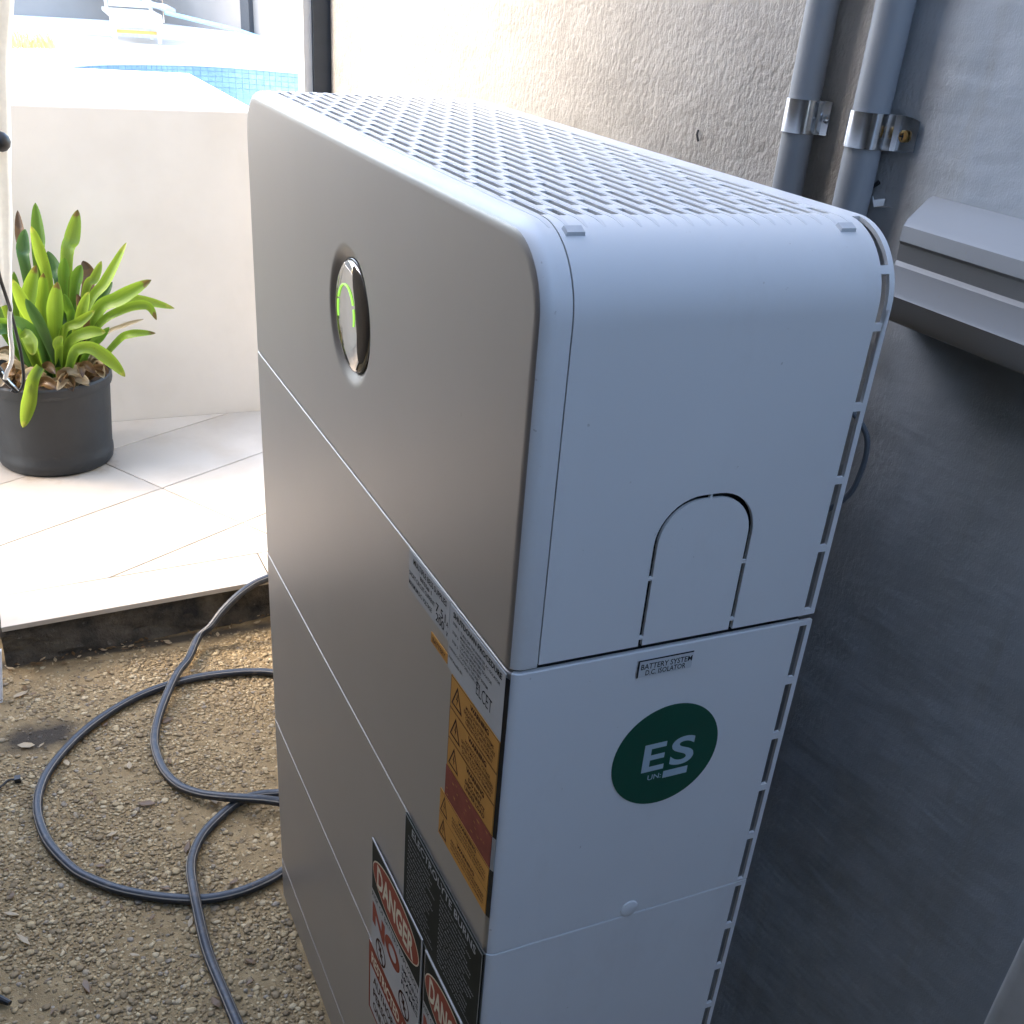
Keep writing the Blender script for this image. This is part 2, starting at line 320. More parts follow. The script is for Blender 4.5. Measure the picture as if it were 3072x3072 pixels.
# terrace of cream tiles one step up, laid diagonally behind a straight border course
ZTILE = .10
tp = [(-.372,1.575),(1.2,1.70),(1.2,2.69),(-1.7,2.69),(-1.7,1.735),(-.372,1.735)]
g = MB(); g.prism([(x,y+.012 if y < 1.72 else y) for x,y in tp], lambda u,v,t:(u,v,t), 0, ZTILE-.011)
terrace = struct(g.build('terrace', M['grout'], smooth=False))
def rough_riser():
    g = MB(); nx, nz = 60, 8; rows = []
    for k in range(nz+1):
        z = -.005 + (ZTILE-.012)*k/nz; row = []
        for i in range(nx+1):
            x = -.376 + 1.4*i/nx; y = 1.575+.0795*(x+.372)
            row.append((x, y + .009*math.sin(x*37+k*1.7)*math.sin(k*.9+x*11) - .012*(1-k/nz)**2 + .004 + random.uniform(-.002,.002), z))
        rows.append(row)
    rows.append([(x, y+.03, z) for x,y,z in rows[-1]])
    g.loft(rows, closed=False); return g
rough_riser().build('riser', M['riser'], terrace, ang=60)
def clip_poly(P, a, b, c):      # keep a*x+b*y <= c
    out = []
    for i in range(len(P)):
        p, q = P[i], P[(i+1)%len(P)]; dp = a*p[0]+b*p[1]-c; dq = a*q[0]+b*q[1]-c
        if dp <= 0: out.append(p)
        if dp*dq < 0: t = dp/(dp-dq); out.append((p[0]+t*(q[0]-p[0]), p[1]+t*(q[1]-p[1])))
    return out
def tile_obj(P, parent):
    if len(P) < 3: return
    area = abs(sum(P[i][0]*P[(i+1)%len(P)][1]-P[(i+1)%len(P)][0]*P[i][1] for i in range(len(P))))/2
    if area < 4e-4: return
    cx = sum(p[0] for p in P)/len(P); cy = sum(p[1] for p in P)/len(P); dz = random.uniform(-.0006,.0006)
    def ins(k_): return [(cx+(x-cx)*(1-k_), cy+(y-cy)*(1-k_)) for x,y in P]
    g = MB(); g.loft([[(x,y,ZTILE-.0105) for x,y in P],[(x,y,ZTILE-.0012+dz) for x,y in P],[(x,y,ZTILE+dz) for x,y in ins(.008)]], True, True, True)
    g.build('tile', M['tile'], parent, ang=40)
ta = math.atan2(.233,.400); e1 = (math.cos(ta), math.sin(ta)); e2 = (-math.sin(ta), math.cos(ta)); gr = .0021
bsl = .0795                     # slope of the border line y = 1.7275 + bsl*(x+.372)... front edge
for i in range(-5,5):
    for j in range(-4,8):
        o = (.043, 2.175); u0, u1, v0, v1 = i*.6+gr, (i+1)*.6-gr, j*.302+gr, (j+1)*.302-gr
        P = [(o[0]+u*e1[0]+q*e2[0], o[1]+u*e1[1]+q*e2[1]) for u,q in ((u0,v0),(u1,v0),(u1,v1),(u0,v1))]
        P = clip_poly(P, bsl, -1, bsl*(-.367)-1.7000)
        P = clip_poly(P, 0, 1, 2.688); P = clip_poly(P, 1, 0, 1.195); P = clip_poly(P, -1, 0, 1.695)
        if len(P) >= 3:
            if all(x < -.372 for x,y in P): P = clip_poly(P, 0, -1, -1.74)
            tile_obj(P, terrace)
for x0, x1 in ((-.371,.1915),(.1945,.79),(.793,1.19)):   # border course along the step edge
    f = lambda x, d: (x, 1.562+bsl*(x+.368)+d)
    tile_obj([f(x0,0), f(x1,0), f(x1,.1345), f(x0,.1345)], terrace)

# pool yard behind the white block: deck, coping, water
ZD = .45
pool_far = [(-2.6,7.0),(-.9,8.6),(.49,10.19),(1.04,10.73),(1.88,11.01),(2.70,10.69),(4.2,9.9),(5.6,8.2),(6.0,6.4),(5.2,5.0),(3.4,4.3),(1.5,4.15),(.2,4.5),(-1.3,5.0),(-2.4,5.9)]
pf = [tuple(p)[:2] for p in crom([(x,y,0) for x,y in pool_far+[pool_far[0]]], 6)[:-1]]
pcx = sum(p[0] for p in pf)/len(pf); pcy = sum(p[1] for p in pf)/len(pf)
def off(P, d):
    out = []
    for i in range(len(P)):
        a, b = Vector(P[i-1]), Vector(P[(i+1)%len(P)]); t = (b-a).normalized(); nrm = Vector((t.y,-t.x))
        if nrm.dot(Vector(P[i])-Vector((pcx,pcy))) < 0: nrm = -nrm
        out.append(tuple(Vector(P[i])+nrm*d))
    return out
bm = bmesh.new()
def loopv(P, z): return [bm.verts.new((x,y,z)) for x,y in P]
ov = loopv([(-9,2.9),(9,2.9),(9,20),(-9,20)], ZD-.006); iv_ = loopv(off(pf,.30), ZD-.006); ed = []
for L_ in (ov, iv_): ed += [bm.edges.new((L_[i], L_[(i+1)%len(L_)])) for i in range(len(L_))]
bmesh.ops.triangle_fill(bm, use_beauty=True, edges=ed)
me = bpy.data.meshes.new('pool_deck'); bm.to_mesh(me); bm.free(); me.materials.append(M['deck'])
deck = struct(link('pool_deck', me))
g = MB(); g.add([(-9,2.9,0),(9,2.9,0),(9,2.9,ZD-.006),(-9,2.9,ZD-.006)],[(0,1,2,3)]); g.build('retaining_face', M['white'], deck, smooth=False)
g = MB(); o2 = off(pf,.31); i2 = off(pf,-.02)
g.loft([[(x,y,ZD-.03) for x,y in i2],[(x,y,ZD) for x,y in i2],[(x,y,ZD+.004) for x,y in pf],[(x,y,ZD+.004) for x,y in off(pf,.29)],[(x,y,ZD-.01) for x,y in o2]])
pool = struct(thing('pool','x','x')); del pool['label'], pool['category']
g.build('coping', M['trim'], pool)
g = MB(); wallp = off(pf,-.002)
g.loft([[(x,y,-.6) for x,y in wallp],[(x,y,ZD-.02) for x,y in wallp]]); g.build('pool_wall', M['mosaic'], pool)
g = MB(); g.add([(x,y,-.6) for x,y in wallp],[tuple(range(len(wallp)))]); g.build('pool_floor', M['poolfloor'], pool, smooth=False)
g = MB(); wp = off(pf,-.001); g.add([(x,y,.21) for x,y in wp],[tuple(range(len(wp)))]); g.build('water', M['water'], pool, smooth=False)
# waterline mosaic: small glass tiles round the far edge, just inside the pool wall
g = MB(); arc = [Vector((x,y,0)) for x,y in off(pf,-.004)]; dist = 0
for i in range(len(arc)):
    a, b = arc[i], arc[(i+1)%len(arc)]
    if a.y < 7.5 or a.x < -.5: continue
    n_ = max(1, int((b-a).length/.05)); t = (b-a)/n_; nn = Vector((t.y,-t.x,0)).normalized()
    if nn.dot(a-Vector((pcx,pcy,0))) > 0: nn = -nn
    for k_ in range(n_):
        p = a+t*k_; q = a+t*(k_+1); e = t*.03
        for r_ in range(5):
            z0 = .205+r_*.045; mi = 0 if random.random() < .55 else 1
            P = [p+e, q-e]; g.add([(P[0].x,P[0].y,z0+.003),(P[1].x,P[1].y,z0+.003),(P[1].x,P[1].y,z0+.042),(P[0].x,P[0].y,z0+.042)]+[(c_.x+nn.x*.004,c_.y+nn.y*.004,z) for c_,z in ((P[0],z0+.003),(P[1],z0+.003),(P[1],z0+.042),(P[0],z0+.042))],[(4,5,6,7),(0,1,5,4),(1,2,6,5),(2,3,7,6),(3,0,4,7)], mi)
stuff(g.build('waterline_tiles', [M['mosaic'],M['mosaic2']], pool, smooth=False))

# ================================================================ buildings and walls
house = thing('house','grey rendered house wall that carries the conduits and the duct','house',(WX,0,0))
def hb(name, mat, *a):
    g = MB(); x0,x1,y0,y1,z0,z1 = a; g.box(x0-WX,x1-WX,y0,y1,z0,z1); return g.build(name, mat, house, smooth=False)
hb('wall', M['stucco'], WX, 7, -6, 1.718, -.05, 3.0)
hb('roof', M['roof'], WX-.02, 7.3, -6.3, 2.0, 3.0, 3.14)
pr = MB(); pr.box(-.896,WX-.004,-2.3,-2.1,0,1.75)  # added wall behind the camera, keeps skylight off the passage
tag(pr.build('rear_shade_wall', M['shade_wall'], smooth=False), 'unseen brown wall added behind the viewer to block skylight', 'wall')
# small damage in the render beside the right-hand conduit
g = MB(); g.tube([(-.002,.171,1.184),(-.004,.1755,1.1795),(-.002,.180,1.175)], .0017, 6); g.build('wall_scratch', M['black'], house)
g = MB(); g.add([(-.001,.176,1.1735),(-.007,.168,1.171),(-.002,.160,1.1735),(-.006,.156,1.169),(-.001,.149,1.1685),(-.008,.164,1.1665),(-.001,.170,1.1675)], [(0,1,6),(1,2,5),(1,5,6),(2,3,5),(3,4,5)]); g.build('plaster_chip', M['trim'], house, smooth=False, fix=False)
g = MB(); g.tube([(-.0015,.437,1.188),(-.003,.436,1.184),(-.0015,.434,1.178)], .0012, 5); g.build('wall_scratch', M['black'], house)
post = thing('corner_post','dark grey post with a white edge at the end of the house wall','post',(.36,1.78,0))
g = MB(); g.box(-.012,.06,-.055,.0,.1,2.9); g.build('post_body', M['darkpost'], post, smooth=False)
g = MB(); g.box(-.0285,-.0125,-.045,.0,.1,2.9); g.build('edge_trim', M['trim'], post, smooth=False)

block = MB(); P = [(-2.6,2.69),(.462,2.69),(.462,3.76),(-2.6,3.86)]
block.loft([[(x,y,.05) for x,y in P],[(x,y,.944) for x,y in P],[(x+(.003 if x<0 else -.003),y+(.003 if y<3 else -.003),.947) for x,y in P]], True, True, True)
tag(block.build('raised_block', M['white'], ang=20), 'white rendered block as high as a bench behind the potted plant', 'wall')
bw = MB(); bw.prism([(-3.4,0),(1.95,0),(1.95,2.1),(1.36,2.1),(1.36,6.0),(-3.4,6.0)], lambda u,v,t:(t,u,v), -1.1, -.9)  # added out-of-view wall, stepped outline shaped to block sun and sky
tag(bw.build('left_shade_wall', M['shade_wall'], smooth=False), 'unseen brown wall added across the passage to shade the cabinet', 'wall')

def gwall(P0, P1, lab, th=.2):
    a = Vector((*P0,0)); b = Vector((*P1,0)); d = (b-a); L_ = d.length; d.normalize(); n = Vector((-d.y,d.x,0))
    t = thing('garden_wall', lab, 'wall', tuple(a))
    def bx(name, mat, s0, s1, n0, n1, z0, z1):
        g = MB(); f = lambda s_,q,z: tuple(d*s_+n*q+Vector((0,0,z)))
        g.loft([[f(s0,n0,z0),f(s1,n0,z0),f(s1,n1,z0),f(s0,n1,z0)],[f(s0,n0,z1),f(s1,n0,z1),f(s1,n1,z1),f(s0,n1,z1)]],True,True,True); return g.build(name, mat, t, smooth=False)
    bx('wall', M['gwall'], 0, L_, 0, th, ZD, 2.6); bx('plinth', M['trim'], 0, L_, -.14, -.002, ZD-.004, ZD+.15)
    return t, bx
gwall((-7,13.2),(2.03,14.35),'grey garden wall on a white plinth behind the white chair')
t, bx = gwall((2.035,14.35),(5.9,8.2),'grey garden wall running along the right side of the pool')
bx('drainpipe', M['darkpost'], 1.33, 1.46, -.07, -.003, ZD+.15, 2.55)

# ================================================================ the battery cabinet
cab = thing('battery_cabinet','tall white battery storage cabinet standing against the grey house wall','cabinet')
def outline(inset=0.0, z0=None, rb=.003, zt=ZB, n=12):
    """closed Y-Z outline of the top unit seen from the front, large top corners"""
    z0 = Z1+.0007 if z0 is None else z0; i = inset; R = max(RC-i,.001); rb = max(rb-i*.2,.0008); P = []
    def arc(cy,cz,r,a0,a1,m):
        for k_ in range(m+1):
            a = R_(a0+(a1-a0)*k_/m); P.append((cy+r*math.cos(a), cz+r*math.sin(a)))
    ib = i*.1; arc(i+rb, z0+ib+rb, rb, 270,180, 3); arc(i+R, zt-i-R, R, 180,90, n); arc(W-i-R, zt-i-R, R, 90,0, n); arc(W-i-rb, z0+ib+rb, rb, 0,-90, 3)
    return P
# --- shell of the top unit
XA, XB, XC, XD = .0205, .2445, .2512, D
top = MB()
straight = ZB-RC; zs = straight-.001
def side_prof(far=False, th=.0):
    """from the bottom of the side up over the corner arc"""
    P = []
    for z in np.linspace(Z1+.0042, zs, 5): P.append((th, z))
    P.append((th, straight))
    for k_ in range(1,15): a = R_(180-90*k_/14); P.append((RC+(RC-th)*math.cos(a), straight+(RC-th)*math.sin(a)))
    return [(W-y,z) for y,z in P] if far else P
def strip(g, P, Q, x0, x1, mi=0):      # thick bent strip between outer path P and inner path Q
    g.loft([[(x0,*p) for p in P],[(x1,*p) for p in P],[(x1,*q) for q in Q],[(x0,*q) for q in Q],[(x0,*p) for p in P]], closed=False)
    for k_ in (0,-1): g.add([(x0,*P[k_]),(x1,*P[k_]),(x1,*Q[k_]),(x0,*Q[k_])],[(0,1,2,3)])
# near side wall (flat) with the inverted-U service opening cut through it
def u_path(x0, x1, zb, zt, r, n=10):
    P = [(x0,zb)]
    for k_ in range(n+1): a = R_(180-90*k_/n); P.append((x0+r+r*math.cos(a), zt-r+r*math.sin(a)))
    for k_ in range(n+1): a = R_(90-90*k_/n); P.append((x1-r+r*math.cos(a), zt-r+r*math.sin(a)))
    P.append((x1,zb)); return P
zb_ = Z1+.0042
notch = u_path(.0988,.1795,zb_,1.0155,.034)
poly = [(XA,zb_)]+notch+[(XB,zb_),(XB,zs),(XA,zs)]
top.prism(poly, lambda u,v,t:(u,t,v), 0, .003)
for far in (False, True):
    P = side_prof(far)[4:]; Q = side_prof(far,.003)[4:]
    strip(top, P, Q, XA, XB)
top.box(XA, XB, W-.003, W, zb_, zs)
# back rim behind the slots and the bridges between slots
for far in (False, True):
    strip(top, side_prof(far), side_prof(far,.003), XC, XD)
    for z0,z1 in ((zb_,.9075),(.9565,.9615),(1.0105,1.0155),(1.0645,1.0700),(1.1195,1.1245)):
        y0,y1 = (W-.003,W) if far else (0,.003); top.box(XB, XC, y0, y1, z0, z1)
    P = side_prof(far); Q = side_prof(far,.003)
    strip(top, P[9:11], Q[9:11], XB, XC); strip(top, P[18:20], Q[18:20], XB, XC)
# flat top: bands front and back, slotted field between (staggered slots)
GX = [.0225+.0122*i for i in range(18)]; gw = .0028
ya, yb = RC, W-RC; zt0, zt1 = ZB-.0016, ZB
top.box(XA, GX[0]-gw, ya, yb, zt0, zt1); top.box(GX[-1]+gw, XD, ya, yb, zt0, zt1)
for i in range(17): top.box(GX[i]+gw, GX[i+1]-gw, ya, yb, zt0, zt1)
per, br = .0585, .0115
for i, gx in enumerate(GX):
    y = ya - (0 if i % 2 == 0 else per/2) + .004; edges = []
    prev = ya
    while y < yb:
        s0, s1 = max(y, ya+.002), min(y+per-br, yb-.002)
        if s1-s0 > .008: top.box(gx-gw, gx+gw, prev, s0, zt0, zt1); prev = s1
        y += per
    top.box(gx-gw, gx+gw, prev, yb, zt0, zt1)
unit = top.build('power_unit', M['shell'], cab, ang=30, weld=zs)
# raised ribs over the field, running out on the rounded ends
def rib_mesh():
    g = MB(); rings = []
    path = []
    for k_ in range(9): a = 20*(1-k_/8); path.append((RC-RC*math.sin(R_(a)), ZB-RC+RC*math.cos(R_(a)), R_(a), k_/8))
    path = path + [(W-y, z, -a, t) for y,z,a,t in reversed(path)]
    for y,z,a,t in path:
        h = .00045*t**.6+.00008; wd = .0022*(.3+.7*t**.7); ny, nz = -math.sin(a), math.cos(a)
        rings.append([(dx, y+ny*q, z+nz*q) for dx,q in ((-wd,-.0006),(-wd,h*.55),(-wd*.6,h),(wd*.6,h),(wd,h*.55),(wd,-.0006))])
    g.loft(rings, True, True, True); return g
r0 = None
for i in range(19):
    x = GX[0]-.0061+.0122*i
    if r0 is None: r0 = rib_mesh().build('vent_rib', M['grille'], unit, ang=50, loc=(x,0,0))
    else: link('vent_rib', r0.data, unit, (x,0,0))
# service knock-out plate held by five small bridges
g = MB(); g.prism(u_path(.1022,.1761,zb_,1.0121,.0308), lambda u,v,t:(u,t,v), .0002, .0028)
for x,z,hx,hz in ((.1392,1.0138,.0009,.0022),(.1005,.9565,.0022,.0012),(.1778,.9585,.0022,.0012),(.1005,.909,.0022,.0012),(.1778,.911,.0022,.0012)): g.box(x-hx,x+hx,.0004,.0026,z-hz,z+hz)
g.build('knockout_plate', M['shell'], unit, ang=30)
g = MB(); g.box(.024,.232,.012,W-.012,Z1+.006,ZT-.030); g.box(.233,.2505,.0065,W-.0065,Z1+.006,ZT-.050); g.build('shade_filler', M['filler'], unit, smooth=False)  # black boxes added inside so the slots look deeply shaded
for x,y,a in ((.030,.0289,25),(.228,.0289,25),(.034,W-.0289,-25),(.236,W-.0289,-25)):
    g = MB(); g.loft([[(-.0065,-.0036,-.001),(.0065,-.0036,-.001),(.0065,.0036,-.001),(-.0065,.0036,-.001)],[(-.0057,-.003,.0022),(.0057,-.003,.0022),(.0057,.003,.0022),(-.0057,.003,.0022)]],True,True,True)
    c_ = g.build('clip', M['clip'], unit, smooth=False); c_.location = (x, y, ZB-RC+RC*math.cos(R_(a))); c_.rotation_euler = (R_(a),0,0)
g = MB(); g.tube([(.238,.03,1.135),(.246,.02,1.13),(.247,.01,1.122),(.24,.006,1.10)], .003, 8); g.build('cable', M['orange'], unit)
# --- front cover of the top unit with the dished display seat
def front_cover():
    bm = bmesh.new(); fr = .0105; steps = 6; rings = []
    for k_ in range(steps+1):
        a = R_(90*k_/steps); rings.append([bm.verts.new((fr*(1-math.sin(a)), y, z)) for y,z in outline(fr*(1-math.cos(a)) )])
    rings.append([bm.verts.new((0,y,z)) for y,z in outline(fr+.0008)])
    back = [bm.verts.new((.0195,y,z)) for y,z in outline(0)]
    back2 = [bm.verts.new((.0195,y,z)) for y,z in outline(.003)]
    seq = [back2, back]+rings; n = len(back)
    for A_,B_ in zip(seq, seq[1:]):
        for j in range(n): bm.faces.new((A_[j],A_[(j+1)%n],B_[(j+1)%n],B_[j]))
    cy, cz, seg = .366, 1.040, 48
    prof = [(.0625,0),(.0605,0),(.0585,.0004),(.0555,.0018),(.052,.0038),(.0495,.0052),(.0488,.012)]
    dr = [[bm.verts.new((x, cy+r*math.cos(2*math.pi*k_/seg), cz+r*math.sin(2*math.pi*k_/seg))) for k_ in range(seg)] for r,x in prof]
    for A_,B_ in zip(dr, dr[1:]):
        for j in range(seg): bm.faces.new((A_[j],A_[(j+1)%seg],B_[(j+1)%seg],B_[j]))
    ed = []
    for L_ in (rings[-1], dr[0]):
        for j in range(len(L_)):
            e = bm.edges.get((L_[j],L_[(j+1)%len(L_)])) or bm.edges.new((L_[j],L_[(j+1)%len(L_)])); ed.append(e)
    bmesh.ops.triangle_fill(bm, use_beauty=True, edges=ed)
    bmesh.ops.recalc_face_normals(bm, faces=bm.faces)
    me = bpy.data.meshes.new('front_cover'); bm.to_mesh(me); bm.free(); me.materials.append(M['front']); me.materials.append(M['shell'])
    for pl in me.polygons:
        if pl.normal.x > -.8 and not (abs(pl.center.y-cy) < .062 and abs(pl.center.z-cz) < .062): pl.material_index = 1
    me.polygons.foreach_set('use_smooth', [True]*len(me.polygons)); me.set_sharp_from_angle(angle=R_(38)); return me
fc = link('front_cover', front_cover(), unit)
# --- display disc
disp = MB(); cy, cz = .366, 1.040
rings = []
for r,x in ((.0478,.010),(.0478,.0035),(.0472,.0022),(.0455,.0010),(.040,-.0008),(.030,-.0023),(.018,-.0032),(.007,-.0036)):
    rings.append([(x, cy+r*math.cos(2*math.pi*k_/48), cz+r*math.sin(2*math.pi*k_/48)) for k_ in range(48)])
disp.loft(rings, True, False, True)
dobj = disp.build('status_display', M['gloss'], cab, ang=50)
g = MB(); rr = []
for r,x in ((.0487,.011),(.0487,.0045),(.0480,.004),(.0476,.006)): rr.append([(x, cy+r*math.cos(2*math.pi*k_/48), cz+r*math.sin(2*math.pi*k_/48)) for k_ in range(48)])
g.loft(rr); g.build('bezel_ring', M['gloss_ring'], dobj)
for a0,a1 in ((-22,14),(21,152),(160,196)):
    g = MB(); P = []
    for k_ in range(17):
        a = R_(a0+(a1-a0)*k_/16); P.append((-.0031, .3655+.0232*math.cos(a), 1.0445+.0232*math.sin(a)))
    g.tube(P, .0008, 6); g.build('light_segment', M['lit'], dobj)
# --- battery modules
def plan_path(inset=0., n=7, fwd=0.):
    i = inset; r = .009; P = [(XB, i)]
    x0 = i-fwd; rr_ = max(r-i,.001)
    for k_ in range(n+1): a = R_(270-90*k_/n); P.append((x0+rr_+rr_*math.cos(a), i+rr_+rr_*math.sin(a)))
    P.insert(1, (x0+.0102, i)); P.append((x0, i+rr_+.0008)); P.append((x0, W-i-rr_-.0008))
    for k_ in range(n+1): a = R_(180-90*k_/n); P.append((x0+rr_+rr_*math.cos(a), W-i-rr_+rr_*math.sin(a)))
    P.append((x0+.0102, W-i)); P.append((XB, W-i)); return P
def module(z0, z1, slots, fwd):
    g = MB(); rings = []
    for z,i in ((z0,.003),(z0,.0006),(z0+.0008,0),(z1-.0008,0),(z1-.0005,.0002),(z1-.0002,.0005),(z1,.0008),(z1,.004),(z0,.004)):
        rings.append([(x,y,z) for x,y in plan_path(i, fwd=fwd)])
    g.loft(rings, closed=False)
    n = len(rings[0])
    # front faces take the front paint
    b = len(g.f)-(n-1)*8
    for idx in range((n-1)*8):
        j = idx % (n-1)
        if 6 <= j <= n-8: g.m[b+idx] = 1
    for y0,y1 in ((0,.003),(W-.003,W)):
        g.box(XC, XD, y0, y1, z0+.0004, z1-.0004)
        ed = [z0+.0004]+[q for s_ in slots for q in s_]+[z1-.0004]
        for k_ in range(0,len(ed),2): g.box(XB, XC, y0, y1, ed[k_], ed[k_+1])
    o = g.build('battery_module', [M['shell'],M['front']], cab, ang=32)
    k = MB(); k.box(.012,.225,.012,W-.012,z0+.0005,z1-.003); k.box(.226,.2505,.0065,W-.0065,z0+.0005,z1-.003); k.build('shade_filler', M['filler'], o, smooth=False)  # black fill standing in for the shade behind the side slots
    return o
for m_ in range(3):
    zt_ = Z1-m_*HB; zb2 = zt_-HB+.0003
    sl = sorted((zt_-.0535-k_*.0543, zt_-.0055-k_*.0543) for k_ in range(5))
    module(zb2, zt_-(.0003 if m_ else .0010), sl, .0005*m_)
g = MB(); g.loft([[(x,y,z) for x,y in plan_path(i, fwd=.0015)] for z,i in ((0,.004),(0,.001),(.001,0),(BASE-.003,0),(BASE-.0015,.0015),(BASE-.0015,.004))], closed=False)
g.box(XB,XD,0,.003,0,BASE-.002); g.box(XB,XD,W-.003,W,0,BASE-.002)
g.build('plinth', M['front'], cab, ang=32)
g = MB(); g.lathe([(.0085,0),(.008,.0012),(.006,.002),(.003,.0024)], seg=20, cap1=True)
o = g.build('screw_cap', M['shell'], cab); o.location = (.132,0,.633); o.rotation_euler = (R_(90),0,0)

# --- stickers: thin plates with raised print.  front: u = -Y, side: u = +X
FRONT = lambda u,v,t: (-.0002-t, -u, v)
SIDE = lambda u,v,t: (u, -.0002-t, v)
_tc = {}
def glyphs(s_, bold=0):
    if (s_,bold) in _tc: return _tc[(s_,bold)]
    cu = bpy.data.curves.new('t','FONT'); cu.body = s_; cu.size = 1; cu.resolution_u = 7 if len(s_) < 4 else 2; cu.offset = bold
    ob = bpy.data.objects.new('t', cu); C.objects.link(ob); dg = bpy.context.evaluated_depsgraph_get()
    me = bpy.data.meshes.new_from_object(ob.evaluated_get(dg)); v = np.array([p.co[:2] for p in me.vertices]); f = [tuple(p.vertices) for p in me.polygons]
    bpy.data.objects.remove(ob); bpy.data.curves.remove(cu); bpy.data.meshes.remove(me)
    mn, mx = v.min(0), v.max(0); v = (v-mn)/(mx-mn); _tc[(s_,bold)] = (v,f); return v,f
class Label:
    def __init__(s, name, fn, u0, u1, v0, v1, mat, t=.0006, base=0.0, r=0, notes=None):
        s.fn = fn; s.box_ = (u0,u1,v0,v1); s.t = base+t; s.g = {}; g = MB()
        g.prism([(u0,v0),(u1,v0),(u1,v1),(u0,v1)], fn, base, base+t)
        s.o = g.build(name, mat, cab, smooth=False)
        if notes: s.o['label'] = notes
    def _g(s, mat): return s.g.setdefault(mat, MB())
    def text(s, st, u0, u1, v0, v1, mat='ink', bold=.012, rel=True, lift=.00025):
        if rel: U0,U1,V0,V1 = s.box_; u0,u1 = U0+(U1-U0)*u0, U0+(U1-U0)*u1; v0,v1 = V1-(V1-V0)*v1, V1-(V1-V0)*v0
        v,f = glyphs(st,bold); s._g(mat).add([s.fn(u0+(u1-u0)*a, v0+(v1-v0)*b, s.t+lift) for a,b in v], f)
    def poly(s, P, mat, rel=True, lift=.0002):
        if rel: U0,U1,V0,V1 = s.box_; P = [(U0+(U1-U0)*a, V1-(V1-V0)*b) for a,b in P]
        s._g(mat).add([s.fn(a,b,s.t+lift) for a,b in P],[tuple(range(len(P)))])
    def rect(s, u0,u1,v0,v1, mat, lift=.0002): s.poly([(u0,v0),(u1,v0),(u1,v1),(u0,v1)], mat, True, lift)
    def frame(s, u0,u1,v0,v1, mat, wu, wv):
        s.rect(u0,u1,v0,v0+wv,mat); s.rect(u0,u1,v1-wv,v1,mat); s.rect(u0,u0+wu,v0+wv,v1-wv,mat); s.rect(u1-wu,u1,v0+wv,v1-wv,mat)
    def ell(s, cu, cv, ru, rv, mat, lift, n=40): s.poly([(cu+ru*math.cos(2*math.pi*k_/n), cv+rv*math.sin(2*math.pi*k_/n)) for k_ in range(n)], mat, True, lift)
    def ring(s, cu, cv, ru, rv, wd, mat, lift=.00025, n=28):
        for k_ in range(n):
            a,b = 2*math.pi*k_/n, 2*math.pi*(k_+1)/n
            s.poly([(cu+ru*q*math.cos(t),cv+rv*q*math.sin(t)) for q,t in ((1,a),(1,b),(1-wd,b),(1-wd,a))], mat, True, lift)
    def tri(s, cu, v0, v1, wu, mat):         # warning triangle outline with a lightning bolt
        a,b,c_ = (cu,v0),(cu-wu/2,v1),(cu+wu/2,v1); gx_,gy_ = cu,(v0+2*v1)/3; k_ = .74
        sh = lambda p:(gx_+(p[0]-gx_)*k_, gy_+(p[1]-gy_)*k_)
        for p,q in ((a,b),(b,c_),(c_,a)): s.poly([p,q,sh(q),sh(p)], mat)
        h = v1-v0; s.poly([(cu+.008,v0+.30*h),(cu-wu*.09,v0+.62*h),(cu+.0,v0+.60*h),(cu-wu*.03,v0+.88*h),(cu+wu*.10,v0+.53*h),(cu+wu*.015,v0+.55*h),(cu+wu*.06,v0+.30*h)], mat)
    def done(s):
        for mat, g in s.g.items():
            mt, _, nm = mat.partition('#'); g.build(nm.strip() or 'lettering', M[mt], s.o, smooth=False, fix=False)
        return s.o

L = Label('information_label', FRONT, -.199,-.1085,.861,.8965, M['label_white'], notes='white supply label with handwritten figures')
L.text('MULTIPLE BESS SUPPLIES',.12,.93,.09,.24); L.text('BESS# 1',.30,.58,.32,.44); L.rect(.58,.72,.455,.465,'ink_grey')
L.text('SHORT CIRCUIT CURRENT',.02,.66,.50,.62); L.text('7.51',.69,.92,.44,.66,bold=.0); L.text('A',.945,.985,.56,.68); L.rect(.68,.94,.695,.705,'ink_grey')
L.text('MAXIMUM D.C. VOLTAGE',.02,.60,.74,.86); L.text('200',.70,.90,.68,.88,bold=.0); L.text('V',.945,.985,.80,.92); L.rect(.66,.94,.905,.915,'ink_grey'); L.done()
L = Label('battery_label', FRONT, -.1445,-.1085,.8402,.8492, M['label_yellow'])
L.text('BATTERY',.12,.88,.28,.74,'ink_brown'); L.done()
L = Label('shutdown_label', FRONT, -.1078,-.0058,.8385,.8958, M['label_white'], notes='white shutdown procedure label')
L.text('SHUTDOWN PROCEDURE',.07,.95,.055,.145,bold=.02)
for k_,(st,u0,u1,v) in enumerate((('STEP 1:',.07,.19,.205),('TURN OFF THE INVERTER AC ISOLATOR',.22,.93,.205),('MAIN SWITCH INVERTER',.22,.68,.275),('STEP 2:',.07,.19,.345),('TURN OFF THE BATTERY ISOLATOR',.22,.80,.345),('LOCATED BESIDE UNIT',.22,.62,.415),('STEP 3:',.07,.19,.485),('TURN OFF THE BATTERY SYSTEM',.22,.74,.485),('LOCATED ON THE UNIT',.22,.58,.555),('WARNING: DO NOT OPEN UNDER LOAD',.02,.60,.625),('INSTALLED BY:',.02,.30,.775))):
    L.text(st,u0,u1,v,v+.045,bold=.01)
L.text('ELCET',.55,.83,.60,.80,bold=-.005)
for v in (.72,.86,.93): L.rect(.02 if v < .8 else .50,.97,v,v+.006,'ink_grey')
L.done()
